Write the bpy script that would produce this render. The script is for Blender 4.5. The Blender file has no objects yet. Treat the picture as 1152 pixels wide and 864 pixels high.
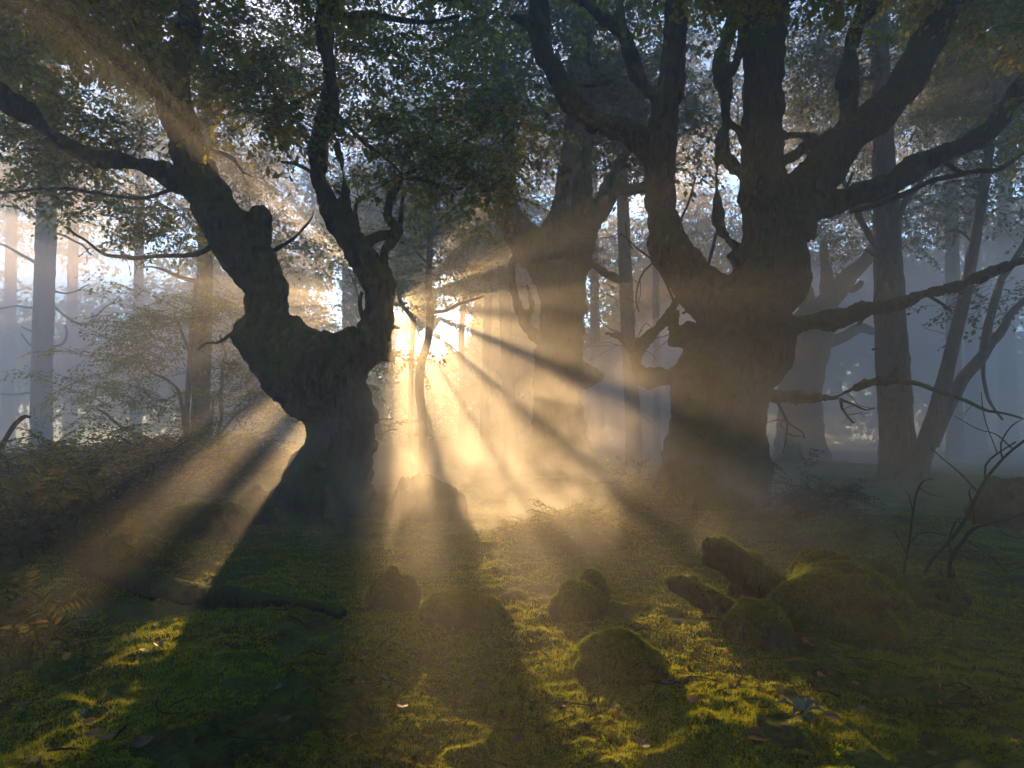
import bpy, math, random
import numpy as np
from mathutils import Vector

random.seed(7)
RNG = np.random.default_rng(11)
SC = bpy.context.scene
COL = SC.collection

# ------------------------------------------------------------------ camera, sky, sun, exposure
CAM_H, FPX, CX, HY = 1.2, 768.0, 576.0, 470.0      # eye height, focal length in photo pixels, centre column, horizon row
cam_d = bpy.data.cameras.new('camera')
cam = bpy.data.objects.new('camera', cam_d)
COL.objects.link(cam)
cam.location = (0, 0, CAM_H)
cam.rotation_euler = (math.radians(90), 0, 0)
cam_d.lens, cam_d.sensor_width = 24.0, 36.0
cam_d.shift_y = (HY - 432.0) / 1152.0
cam_d.clip_start, cam_d.clip_end = 0.05, 600.0
SC.camera = cam

SUN_EL = math.radians(9.6)
SUN_AZ = math.radians(-9.6)                          # measured from +Y towards +X
world = bpy.data.worlds.new('World')
SC.world = world
world.use_nodes = True
wn = world.node_tree
sky = wn.nodes.new('ShaderNodeTexSky')
sky.sky_type = 'NISHITA'
sky.sun_disc = False
sky.sun_elevation = SUN_EL
sky.sun_rotation = SUN_AZ
sky.dust_density = 0.0
sky.ozone_density = 4.0
bg = wn.nodes['Background']
wn.links.new(sky.outputs['Color'], bg.inputs['Color'])
bg.inputs['Strength'].default_value = 0.15

sun_d = bpy.data.lights.new('sun', 'SUN')
sun = bpy.data.objects.new('sun', sun_d)
COL.objects.link(sun)
sun_d.energy = 4.4
sun_d.angle = math.radians(0.45)
sun_d.color = (1.0, 0.61, 0.26)
sdir = Vector((math.sin(SUN_AZ) * math.cos(SUN_EL), math.cos(SUN_AZ) * math.cos(SUN_EL), math.sin(SUN_EL)))
sun.rotation_euler = sdir.to_track_quat('Z', 'Y').to_euler()

vs = SC.view_settings
vs.view_transform = 'Standard'
vs.look = 'None'
vs.gamma = 1.0
vs.use_curve_mapping = False
vs.exposure = 2.05

HAZE_DENSITY = 0.0185
BANK = 0.085
HAZE_G = 0.60
MIST = 0.42
cy = SC.cycles
cy.use_adaptive_sampling = True
cy.adaptive_threshold = 0.03
cy.use_denoising = True
cy.denoiser = 'OPENIMAGEDENOISE'
cy.time_limit = 620.0
cy.max_bounces = 5
cy.diffuse_bounces = 2
cy.glossy_bounces = 1
cy.transmission_bounces = 2
cy.volume_bounces = 1
cy.transparent_max_bounces = 4
cy.sample_clamp_indirect = 6.0
cy.caustics_reflective = False
cy.caustics_refractive = False

# ------------------------------------------------------------------ helpers
def at(px, py, d):
    """photo pixel and distance along the view -> point of the place"""
    return np.array([(px - CX) / FPX * d, d, CAM_H + (HY - py) / FPX * d])

def _hash(i, j, k, seed):
    h = (i * 374761393 + j * 668265263 + k * 2147483647 + seed * 974711) & 0xFFFFFFFF
    h = ((h ^ (h >> 13)) * 1274126177) & 0xFFFFFFFF
    h = (h ^ (h >> 16)) * 2246822519 & 0xFFFFFFFF
    return ((h ^ (h >> 15)) & 0xFFFFFF) / float(0xFFFFFF) * 2 - 1

def vnoise(P, seed=0):
    P = np.asarray(P, float)
    I = np.floor(P).astype(np.int64)
    f = P - I
    f = f * f * f * (f * (f * 6 - 15) + 10)
    out = 0
    for dx in (0, 1):
        wx = f[:, 0] if dx else 1 - f[:, 0]
        for dy in (0, 1):
            wy = f[:, 1] if dy else 1 - f[:, 1]
            for dz in (0, 1):
                wz = f[:, 2] if dz else 1 - f[:, 2]
                out = out + wx * wy * wz * _hash(I[:, 0] + dx, I[:, 1] + dy, I[:, 2] + dz, seed)
    return out

def fbm(P, octaves=3, seed=0):
    P = np.asarray(P, float)
    a, s, t = 1.0, 0, 0
    for o in range(octaves):
        s = s + a * vnoise(P * 2.03 ** o + o * 17.3, seed + o)
        t += a
        a *= 0.5
    return s / t

def mk_mesh(name, V, polys, mats, matidx=None, smooth=False):
    """polys: list of (n, k) index arrays"""
    me = bpy.data.meshes.new(name)
    V = np.asarray(V, np.float32)
    me.vertices.add(len(V))
    me.vertices.foreach_set('co', V.ravel())
    polys = [np.asarray(p, np.int32) for p in polys if len(p)]
    loops = np.concatenate([p.ravel() for p in polys])
    sizes = np.concatenate([np.full(len(p), p.shape[1], np.int32) for p in polys])
    starts = np.concatenate([[0], np.cumsum(sizes)[:-1]]).astype(np.int32)
    me.loops.add(len(loops))
    me.loops.foreach_set('vertex_index', loops)
    me.polygons.add(len(sizes))
    me.polygons.foreach_set('loop_start', starts)
    for m in mats:
        me.materials.append(m)
    if matidx is not None:
        me.polygons.foreach_set('material_index', np.asarray(matidx, np.int32))
    me.polygons.foreach_set('use_smooth', np.full(len(sizes), smooth, bool))
    me.update(calc_edges=True)
    return me

def link(name, me, parent=None, loc=None):
    o = bpy.data.objects.new(name, me)
    COL.objects.link(o)
    if parent is not None:
        o.parent = parent
    if loc is not None:
        o.location = loc
    return o

def tag(o, label=None, cat=None, group=None, kind=None):
    if label:
        o['label'] = label
    if cat:
        o['category'] = cat
    if group:
        o['group'] = group
    if kind:
        o['kind'] = kind
    return o

def thing(name, label, cat, loc, group=None):
    o = bpy.data.objects.new(name, None)
    COL.objects.link(o)
    o.location = [float(c) for c in loc]
    o.empty_display_size = 0.2
    return tag(o, label, cat, group)

class MB:
    """collects verts and polygons of tris and quads"""
    def __init__(self):
        self.V, self.Q, self.T, self.qm, self.tm, self.n = [], [], [], [], [], 0
    def add(self, V, Q=None, T=None, m=0):
        V = np.asarray(V, float)
        self.V.append(V)
        if Q is not None and len(Q):
            Q = np.asarray(Q) + self.n
            self.Q.append(Q); self.qm.append(np.full(len(Q), m))
        if T is not None and len(T):
            T = np.asarray(T) + self.n
            self.T.append(T); self.tm.append(np.full(len(T), m))
        self.n += len(V)
        return self
    def mesh(self, name, mats, smooth=True, off=(0, 0, 0)):
        V = np.concatenate(self.V) - np.asarray(off, float)
        polys, mi = [], []
        if self.Q:
            polys.append(np.concatenate(self.Q)); mi.append(np.concatenate(self.qm))
        if self.T:
            polys.append(np.concatenate(self.T)); mi.append(np.concatenate(self.tm))
        return mk_mesh(name, V, polys, mats, np.concatenate(mi), smooth)

def spline(P, R, step):
    """Catmull-Rom through the points, resampled about every step"""
    P = np.asarray(P, float); R = np.asarray(R, float)
    if len(P) == 2:
        P = np.array([P[0], (P[0] + P[1]) / 2, P[1]]); R = np.array([R[0], (R[0] + R[1]) / 2, R[1]])
    X = np.column_stack([P, R])
    X = np.vstack([2 * X[0] - X[1], X, 2 * X[-1] - X[-2]])
    out = []
    for i in range(1, len(X) - 2):
        p0, p1, p2, p3 = X[i - 1:i + 3]
        n = max(1, int(np.linalg.norm(p2[:3] - p1[:3]) / step))
        for t in np.arange(n) / n:
            out.append(0.5 * (2 * p1 + (p2 - p0) * t + (2 * p0 - 5 * p1 + 4 * p2 - p3) * t * t + (3 * p1 - p0 - 3 * p2 + p3) * t ** 3))
    out.append(X[-2])
    out = np.array(out)
    return out[:, :3], np.maximum(out[:, 3], 0.0012)

def tube(mb, P, R, step=0.1, seg=10, wob=0.0, seed=0, m=0, tip=True, kink=0.0):
    P, R = spline(P, R, step)
    n = len(P)
    if kink:
        P = P + kink * np.column_stack([vnoise(P * 3.1 + 5, seed + 1), vnoise(P * 3.1 + 25, seed + 2), vnoise(P * 3.1 + 45, seed + 3)]) * np.linspace(0, 1, n)[:, None]
    T = np.gradient(P, axis=0)
    T /= np.linalg.norm(T, axis=1)[:, None] + 1e-9
    up = np.array([0.13, 1, 0.07]) if abs(T[0, 2]) > 0.5 else np.array([0.1, 0.2, 1.0])
    N = np.zeros_like(P)
    a = up
    for i in range(n):
        a = a - T[i] * np.dot(a, T[i])
        a = a / (np.linalg.norm(a) + 1e-9)
        N[i] = a
    B = np.cross(T, N)
    th = np.linspace(0, 2 * np.pi, seg, endpoint=False)
    ring = N[:, None, :] * np.cos(th)[None, :, None] + B[:, None, :] * np.sin(th)[None, :, None]
    V = P[:, None, :] + ring * R[:, None, None]
    V = V.reshape(-1, 3)
    if wob:
        rr = np.repeat(R, seg)
        f = 1.6 / np.maximum(rr, 0.02)
        d = vnoise(V * np.minimum(f, 9.0)[:, None], seed) * 0.6 + vnoise(V * np.minimum(2.3 * f, 22.0)[:, None], seed + 4) * 0.4
        V = V + ring.reshape(-1, 3) * (d * wob * rr)[:, None]
    i = np.arange(n - 1)[:, None] * seg
    j = np.arange(seg)[None, :]
    Q = np.stack([i + j, i + (j + 1) % seg, i + seg + (j + 1) % seg, i + seg + j], -1).reshape(-1, 4)
    c0, c1 = len(V), len(V) + 1
    V = np.vstack([V, P[0] - T[0] * R[0] * 0.3, P[-1] + T[-1] * R[-1] * (0.6 if tip else 0.25)])
    jj = np.arange(seg)
    Tr = np.vstack([np.column_stack([np.full(seg, c0), (jj + 1) % seg, jj]),
                    np.column_stack([np.full(seg, c1), (n - 1) * seg + jj, (n - 1) * seg + (jj + 1) % seg])])
    mb.add(V, Q, Tr, m)

def px_tube(mb, pts, d, step=0.1, seg=10, wob=0.12, seed=0, kink=0.0, wscale=1.0, m=0):
    """pts: (px, py, width px[, extra distance]) traced on the photo, lying about d metres away"""
    P, R = [], []
    for p in pts:
        dd = d + (p[3] if len(p) > 3 else 0.0)
        P.append(at(p[0], p[1], dd)); R.append(p[2] * wscale * d / FPX / 2)
    tube(mb, P, R, step, seg, wob, seed, kink=kink, m=m)

def fuse(mb, voxel, smooth_it=2):
    """one continuous skin round overlapping tubes"""
    me = mb.mesh('tmp', [], False)
    o = bpy.data.objects.new('tmp', me)
    COL.objects.link(o)
    r = o.modifiers.new('r', 'REMESH'); r.mode = 'VOXEL'; r.voxel_size = voxel
    s = o.modifiers.new('s', 'SMOOTH'); s.iterations = smooth_it; s.factor = 0.5
    dg = bpy.context.evaluated_depsgraph_get()
    ev = o.evaluated_get(dg)
    em = ev.to_mesh()
    V = np.empty(len(em.vertices) * 3, np.float32); em.vertices.foreach_get('co', V)
    N = np.empty(len(em.vertices) * 3, np.float32); em.vertices.foreach_get('normal', N)
    nl = np.empty(len(em.polygons), np.int32); em.polygons.foreach_get('loop_total', nl)
    L = np.empty(len(em.loops), np.int32); em.loops.foreach_get('vertex_index', L)
    st = np.empty(len(em.polygons), np.int32); em.polygons.foreach_get('loop_start', st)
    Q = L[st[nl == 4][:, None] + np.arange(4)[None, :]] if (nl == 4).any() else np.zeros((0, 4), int)
    T = L[st[nl == 3][:, None] + np.arange(3)[None, :]] if (nl == 3).any() else np.zeros((0, 3), int)
    ev.to_mesh_clear()
    bpy.data.objects.remove(o); bpy.data.meshes.remove(me)
    return V.reshape(-1, 3).astype(float), N.reshape(-1, 3).astype(float), Q, T

def gnarl(V, N, amp, seed, ridge=1.0):
    """old bark: lumps, then ridges that run up the stem"""
    d = fbm(V * 2.2, 3, seed) * 0.055 + fbm(V * 6.5, 2, seed + 9) * 0.024
    S = V * np.array([16.0, 16.0, 3.2]) + fbm(V * 3, 2, seed + 3)[:, None] * 1.6
    r = (1 - np.abs(vnoise(S, seed + 5))) ** 2 - 0.4
    S2 = V * np.array([34.0, 34.0, 7.0]) + fbm(V * 5, 2, seed + 13)[:, None] * 2.0
    r2 = (1 - np.abs(vnoise(S2, seed + 15))) ** 3 - 0.3
    return V + N * (d + r * 0.012 * ridge + r2 * 0.009 * ridge)[:, None] * amp

# ------------------------------------------------------------------ materials
def new_mat(name):
    m = bpy.data.materials.new(name)
    m.use_nodes = True
    nt = m.node_tree
    nt.nodes.clear()
    out = nt.nodes.new('ShaderNodeOutputMaterial')
    return m, nt, out

def nd(nt, typ, **kw):
    n = nt.nodes.new(typ)
    for k, v in kw.items():
        if k in n.inputs:
            n.inputs[k].default_value = v
        else:
            setattr(n, k, v)
    return n

def ramp(nt, src, stops):
    r = nt.nodes.new('ShaderNodeValToRGB')
    cr = r.color_ramp
    while len(cr.elements) < len(stops):
        cr.elements.new(0.5)
    for e, (p, c) in zip(cr.elements, stops):
        e.position = p
        e.color = (*c, 1) if len(c) == 3 else c
    nt.links.new(src, r.inputs[0])
    return r.outputs[0]

def coords(nt, scale):
    g = nt.nodes.new('ShaderNodeNewGeometry')
    mp = nt.nodes.new('ShaderNodeMapping')
    mp.inputs['Scale'].default_value = scale
    nt.links.new(g.outputs['Position'], mp.inputs['Vector'])
    return mp.outputs[0], g

def bark_material(name, dark, light, moss=0.5, mosscol=(0.045, 0.065, 0.012), moss_top=True):
    m, nt, out = new_mat(name)
    v, g = coords(nt, (11, 11, 2.6))
    n1 = nd(nt, 'ShaderNodeTexNoise', Scale=2.2, Detail=9.0, Roughness=0.72, Distortion=0.5)
    nt.links.new(v, n1.inputs['Vector'])
    c = ramp(nt, n1.outputs['Fac'], [(0.38, dark), (0.62, light)])
    v2, _ = coords(nt, (1, 1, 0.6))
    n2 = nd(nt, 'ShaderNodeTexNoise', Scale=2.4, Detail=5.0, Roughness=0.6)
    nt.links.new(v2, n2.inputs['Vector'])
    sep = nd(nt, 'ShaderNodeSeparateXYZ'); nt.links.new(g.outputs['Normal'], sep.inputs[0])
    ad = nd(nt, 'ShaderNodeMath', operation='MULTIPLY_ADD'); nt.links.new(sep.outputs['Z'], ad.inputs[0])
    ad.inputs[1].default_value = 0.28
    nt.links.new(n2.outputs['Fac'], ad.inputs[2])
    mask = ramp(nt, ad.outputs[0], [(0.62 - 0.2 * moss, (0, 0, 0)), (0.8 - 0.2 * moss, (1, 1, 1))])
    mix = nd(nt, 'ShaderNodeMix', data_type='RGBA')
    nt.links.new(mask, mix.inputs[0]); nt.links.new(c, mix.inputs[6]); mix.inputs[7].default_value = (*mosscol, 1)
    b = nd(nt, 'ShaderNodeBump', Strength=1.0, Distance=0.06)
    nt.links.new(n1.outputs['Fac'], b.inputs['Height'])
    p = nd(nt, 'ShaderNodeBsdfPrincipled', Roughness=0.9)
    p.inputs['Specular IOR Level'].default_value = 0.15
    nt.links.new(mix.outputs[2], p.inputs['Base Color']); nt.links.new(b.outputs[0], p.inputs['Normal'])
    nt.links.new(p.outputs[0], out.inputs[0])
    return m

def leaf_material(name, cols, trans, tmix=0.5):
    m, nt, out = new_mat(name)
    g = nt.nodes.new('ShaderNodeNewGeometry')
    c = ramp(nt, g.outputs['Random Per Island'], [(i / max(1, len(cols) - 1), k) for i, k in enumerate(cols)])
    t = ramp(nt, g.outputs['Random Per Island'], [(i / max(1, len(trans) - 1), k) for i, k in enumerate(trans)])
    d = nd(nt, 'ShaderNodeBsdfDiffuse'); nt.links.new(c, d.inputs[0])
    tr = nd(nt, 'ShaderNodeBsdfTranslucent'); nt.links.new(t, tr.inputs[0])
    mx = nd(nt, 'ShaderNodeMixShader', Fac=tmix)
    nt.links.new(d.outputs[0], mx.inputs[1]); nt.links.new(tr.outputs[0], mx.inputs[2])
    nt.links.new(mx.outputs[0], out.inputs[0])
    return m

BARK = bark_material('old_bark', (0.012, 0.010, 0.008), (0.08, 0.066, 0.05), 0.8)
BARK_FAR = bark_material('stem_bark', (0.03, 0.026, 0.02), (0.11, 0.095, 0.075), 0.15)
BARK_DEAD = bark_material('dead_wood', (0.014, 0.011, 0.008), (0.06, 0.048, 0.034), 0.45, (0.06, 0.07, 0.012))
TWIG = bark_material('twig_bark', (0.015, 0.012, 0.009), (0.06, 0.045, 0.03), -1.0)
LEAF = leaf_material('beech_leaf', [(0.03, 0.055, 0.008), (0.045, 0.07, 0.010), (0.07, 0.08, 0.012), (0.10, 0.07, 0.012)],
                     [(0.18, 0.26, 0.02), (0.28, 0.33, 0.02), (0.46, 0.40, 0.02), (0.48, 0.30, 0.03)], 0.55)
LEAF_FAR = leaf_material('woodland_leaf', [(0.03, 0.05, 0.02), (0.045, 0.065, 0.022), (0.06, 0.07, 0.02)],
                         [(0.08, 0.12, 0.03), (0.12, 0.15, 0.03), (0.18, 0.17, 0.03)], 0.4)

# ------------------------------------------------------------------ ground
BUMPS = [  # photo column, photo row of its foot, radius, height
    (375, 590, 1.5, 0.07), (805, 590, 1.4, 0.07), (632, 555, 2.0, 0.2), (900, 530, 2.5, 0.3), (1000, 548, 1.6, 0.15),
    (150, 560, 2.5, 0.35), (40, 560, 2.5, 0.35), (60, 640, 1.2, 0.14), (270, 585, 0.7, 0.18), (820, 820, 0.42, 0.09), (640, 830, 0.35, 0.03),
    (360, 850, 0.5, 0.05), (1000, 600, 1.6, 0.10), (200, 760, 0.5, 0.04)]
def ground_z(x, y, fine=True):
    x = np.asarray(x, float); y = np.asarray(y, float)
    P = np.column_stack([x.ravel(), y.ravel(), np.zeros(x.size)])
    z = fbm(P * 0.16 + 3.3, 2, 40) * 0.16 * np.clip(np.hypot(x, y).ravel() / 12, 0.25, 1.6)
    z += fbm(P * 0.8, 2, 41) * 0.05
    for (px, py, r, h) in BUMPS:
        d = FPX * CAM_H / (py - HY)
        cx = (px - CX) / FPX * d
        z += h * np.exp(-((P[:, 0] - cx) ** 2 + (P[:, 1] - d) ** 2) / (r * r))
    if fine:
        a = 1 - np.abs(vnoise(P * 2.9 + 0.4 * vnoise(P * 5, 3)[:, None], 42))
        z += (a - 0.6) * 0.045
        a = 1 - np.abs(vnoise(P * 8.3, 43))
        z += (a - 0.6) * 0.022
        z += vnoise(P * 22, 44) * 0.006 + vnoise(P * 47, 45) * 0.004
    return z.reshape(x.shape)

ys = np.concatenate([np.linspace(-13, 1.0, 30), 1.0 + np.cumsum(np.geomspace(0.012, 0.5, 420))])
ys = ys[ys < 35.2]
us = np.linspace(-1, 1, 620)
us = np.sign(us) * np.abs(us) ** 1.25
XX = us[None, :] * (3.2 + np.abs(ys)[:, None] * 1.0)
YY = np.repeat(ys[:, None], len(us), 1)
ZZ = ground_z(XX, YY)
nr, nc = XX.shape
ii = np.arange(nr - 1)[:, None] * nc; jj = np.arange(nc - 1)[None, :]
GQ = np.stack([ii + jj, ii + jj + 1, ii + nc + jj + 1, ii + nc + jj], -1).reshape(-1, 4)

def ground_material():
    m, nt, out = new_mat('forest_floor')
    v, g = coords(nt, (1, 1, 1))
    n1 = nd(nt, 'ShaderNodeTexNoise', Scale=1.7, Detail=6.0, Roughness=0.6); nt.links.new(v, n1.inputs['Vector'])
    n2 = nd(nt, 'ShaderNodeTexNoise', Scale=38.0, Detail=6.0, Roughness=0.7); nt.links.new(v, n2.inputs['Vector'])
    green = ramp(nt, n2.outputs['Fac'], [(0.3, (0.016, 0.028, 0.005)), (0.55, (0.055, 0.085, 0.012)), (0.75, (0.10, 0.12, 0.018))])
    soil = ramp(nt, n2.outputs['Fac'], [(0.3, (0.012, 0.008, 0.005)), (0.7, (0.065, 0.04, 0.022))])
    mask = ramp(nt, n1.outputs['Fac'], [(0.52, (0, 0, 0)), (0.63, (1, 1, 1))])
    mix = nd(nt, 'ShaderNodeMix', data_type='RGBA')
    nt.links.new(mask, mix.inputs[0]); nt.links.new(green, mix.inputs[6]); nt.links.new(soil, mix.inputs[7])
    b = nd(nt, 'ShaderNodeBump', Strength=0.8, Distance=0.02); nt.links.new(n2.outputs['Fac'], b.inputs['Height'])
    p = nd(nt, 'ShaderNodeBsdfPrincipled', Roughness=0.95); p.inputs['Specular IOR Level'].default_value = 0.1
    nt.links.new(mix.outputs[2], p.inputs['Base Color']); nt.links.new(b.outputs[0], p.inputs['Normal'])
    nt.links.new(p.outputs[0], out.inputs[0])
    return m
GROUND = ground_material()
gme = mk_mesh('ground', np.column_stack([XX.ravel(), YY.ravel(), ZZ.ravel()]), [GQ], [GROUND], smooth=True)
tag(link('ground', gme), 'mossy forest floor under the trees', 'ground', kind='structure')

def gz(x, y):
    return float(ground_z(np.array([x]), np.array([y]))[0])

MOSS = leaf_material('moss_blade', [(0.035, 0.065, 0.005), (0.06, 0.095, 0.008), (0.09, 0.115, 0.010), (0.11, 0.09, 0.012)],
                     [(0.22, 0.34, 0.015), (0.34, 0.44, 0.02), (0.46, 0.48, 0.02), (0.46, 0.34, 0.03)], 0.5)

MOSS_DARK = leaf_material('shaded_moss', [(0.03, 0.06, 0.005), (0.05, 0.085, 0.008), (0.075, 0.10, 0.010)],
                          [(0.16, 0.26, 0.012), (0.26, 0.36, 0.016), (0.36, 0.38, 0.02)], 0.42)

def blades(P, N, h, w, lean=0.6, seed=0):
    """little moss shoots: one triangle each, standing on P"""
    r = np.random.default_rng(seed)
    n = len(P)
    D = N + r.normal(0, lean, (n, 3))
    D /= np.linalg.norm(D, axis=1)[:, None]
    S = np.cross(D, r.normal(0, 1, (n, 3)))
    S /= np.linalg.norm(S, axis=1)[:, None] + 1e-9
    hh = (h * r.uniform(0.5, 1.3, n))[:, None]; ww = (w * r.uniform(0.7, 1.3, n))[:, None]
    V = np.stack([P - S * ww - D * hh * 0.15, P + S * ww - D * hh * 0.15, P + D * hh], 1).reshape(-1, 3)
    T = np.arange(3 * n).reshape(-1, 3)
    return V, T

def moss_field():
    n = 430000
    r = np.random.default_rng(5)
    py = 545 + 370 * r.uniform(0, 1, n) ** 0.9
    px = r.uniform(-90, 1250, n)
    d = FPX * CAM_H / (py - HY)
    x = (px - CX) / FPX * d
    P = np.column_stack([x, d, np.zeros(n)])
    keep = (fbm(P * 1.9, 3, 61) + 0.5 * fbm(P * 7, 2, 62)) > -0.22
    P = P[keep]; n = len(P)
    P[:, 2] = ground_z(P[:, 0], P[:, 1])
    hgt = 0.013 * (1 + 0.6 * fbm(P * 3, 2, 63)) * (1 + 0.09 * P[:, 1])
    V, T = blades(P, np.tile([0, 0, 1.0], (n, 1)), hgt, 0.0016 * (1 + 0.16 * P[:, 1]), 0.55, 6)
    o = link('moss', mk_mesh('moss', V, [T], [MOSS]))
    tag(o, 'short green moss carpeting the forest floor', 'moss', kind='stuff')
moss_field()

# ------------------------------------------------------------------ foliage
def make_spray(seed, nside=6, L=0.75, leaf=0.066, per=6):
    """a flat beech spray: bent twig, side twigs, leaves set alternately along them"""
    r = np.random.default_rng(seed)
    V, Q, M = [], [], []
    n = 0
    def twig(a, b, w):
        nonlocal n
        t = b - a; t = t / np.linalg.norm(t)
        s = np.cross(t, [0, 0, 1.0]); s /= np.linalg.norm(s) + 1e-9
        u = np.cross(s, t)
        c = [s, -0.5 * s + 0.87 * u, -0.5 * s - 0.87 * u]
        V.extend([a + w * k for k in c] + [b + 0.55 * w * k for k in c])
        for k in range(3):
            Q.append([n + k, n + (k + 1) % 3, n + 3 + (k + 1) % 3, n + 3 + k]); M.append(1)
        n += 6
    def leaf_at(p, dirv, size):
        nonlocal n
        dirv = dirv / np.linalg.norm(dirv)
        nor = np.array([r.normal(0, 0.45), r.normal(0, 0.45), 1.0])
        s = np.cross(dirv, nor); s /= np.linalg.norm(s)
        nor = np.cross(s, dirv)
        w = size * 0.33
        V.extend([p, p + dirv * size * 0.5 + s * w - nor * size * 0.06, p + dirv * size - nor * size * r.uniform(0, 0.3), p + dirv * size * 0.45 - s * w - nor * size * 0.06])
        Q.append([n, n + 1, n + 2, n + 3]); M.append(0)
        n += 4
    p = np.zeros(3); d = np.array([1.0, 0, 0.1])
    seglen = L / nside
    for i in range(nside):
        d = d + np.array([0, r.normal(0, 0.18), r.normal(-0.05, 0.08)]); d /= np.linalg.norm(d)
        q = p + d * seglen
        twig(p, q, 0.006 * (1 - 0.7 * i / nside))
        for sgn in (-1, 1):
            if r.uniform() < 0.15:
                continue
            a = sgn * r.uniform(0.6, 1.0)
            sd = np.array([d[0] * math.cos(a) - d[1] * math.sin(a), d[0] * math.sin(a) + d[1] * math.cos(a), d[2] + r.normal(-0.05, 0.15)])
            sl = L * 0.42 * (1 - 0.55 * i / nside) * r.uniform(0.6, 1.1)
            e = q + sd * sl + np.array([0, 0, -0.06 * sl])
            twig(q, e, 0.0026)
            k = max(2, int(per * sl / (L * 0.34)))
            for t in range(k):
                f = (t + 0.6) / k
                aa = (1 if t % 2 else -1) * r.uniform(0.4, 0.9)
                ld = np.array([sd[0] * math.cos(aa) - sd[1] * math.sin(aa), sd[0] * math.sin(aa) + sd[1] * math.cos(aa), sd[2] + r.normal(-0.25, 0.3)])
                leaf_at(q + (e - q) * f, ld, leaf * r.uniform(0.45, 1.4))
        p = q
    leaf_at(p, d, leaf)
    return np.array(V), np.array(Q), np.array(M)

SPRAYS = [make_spray(100 + k) for k in range(7)]
SPRAYS_LOOSE = [make_spray(200 + k, nside=7, L=1.0, leaf=0.07, per=5) for k in range(6)]
SPRAYS_BIG = [make_spray(300 + k, nside=4, L=0.7, leaf=0.105, per=4) for k in range(6)]

def ellipsoid_points(c, rad, n, seed, nf=1.1, cut=-0.05, shell=0.45):
    r = np.random.default_rng(seed)
    D = r.normal(0, 1, (n * 4, 3)); D /= np.linalg.norm(D, axis=1)[:, None]
    P = np.asarray(c) + D * (r.uniform(0, 1, n * 4) ** shell)[:, None] * np.asarray(rad)
    P = P[fbm(P * nf, 2, seed) > cut][:n]
    return P

def foliage(P, scale, seed, protos=SPRAYS, tilt=0.35, out_from=None):
    """sprays standing at P, each turned about the vertical"""
    r = np.random.default_rng(seed)
    VV, QQ, MM = [], [], []
    n = 0
    kind = r.integers(0, len(protos), len(P))
    for k, (V, Q, M) in enumerate(protos):
        S = P[kind == k]
        m = len(S)
        if not m:
            continue
        if out_from is None:
            a = r.uniform(0, 2 * np.pi, m)
        else:
            a = np.arctan2(S[:, 1] - out_from[1], S[:, 0] - out_from[0]) + r.normal(0, 0.7, m)
        t = r.normal(-0.12, tilt, m); b = r.normal(0, tilt, m)
        sc = scale * r.uniform(0.7, 1.3, m)
        ca, sa, ct, st, cb, sb = np.cos(a), np.sin(a), np.cos(t), np.sin(t), np.cos(b), np.sin(b)
        Z0 = np.zeros(m)
        Rx = np.stack([np.stack([Z0 + 1, Z0, Z0], -1), np.stack([Z0, cb, -sb], -1), np.stack([Z0, sb, cb], -1)], 1)
        Ry = np.stack([np.stack([ct, Z0, -st], -1), np.stack([Z0, Z0 + 1, Z0], -1), np.stack([st, Z0, ct], -1)], 1)
        Rz = np.stack([np.stack([ca, -sa, Z0], -1), np.stack([sa, ca, Z0], -1), np.stack([Z0, Z0, Z0 + 1], -1)], 1)
        R = Rz @ Ry @ Rx
        W = np.einsum('mij,vj->mvi', R * sc[:, None, None], V) + S[:, None, :]
        VV.append(W.reshape(-1, 3))
        QQ.append((Q[None] + (np.arange(m) * len(V))[:, None, None]).reshape(-1, 4) + n)
        MM.append(np.tile(M, m))
        n += m * len(V)
    return np.concatenate(VV), np.concatenate(QQ), np.concatenate(MM)

def crown(parent, base, clumps, d, seed, scale=1.0, protos=SPRAYS, mats=None, name='crown', nf=1.1, cut=-0.05, tilt=0.35):
    """clumps: (px, py, rx px, ry px, number of sprays[, extra distance, depth radius])"""
    PP = []
    for i, c in enumerate(clumps):
        if c[0] == 'at':                       # a clump added overhead for shade: ('at', centre, radii, sprays)
            PP.append(ellipsoid_points(c[1], c[2], c[3], seed * 31 + i, nf, cut))
            continue
        dd = d + (c[5] if len(c) > 5 else 0)
        rx, rz = c[2] * dd / FPX, c[3] * dd / FPX
        ry = c[6] if len(c) > 6 else max(rx, rz) * 0.8
        PP.append(ellipsoid_points(at(c[0], c[1], dd), (rx, ry, rz), c[4], seed * 31 + i, nf, cut))
    P = np.concatenate(PP)
    V, Q, M = foliage(P, scale, seed, protos, tilt)
    me = mk_mesh(name, V - np.asarray(base), [Q], mats or [LEAF, TWIG], M)
    return link(name, me, parent)

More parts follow.
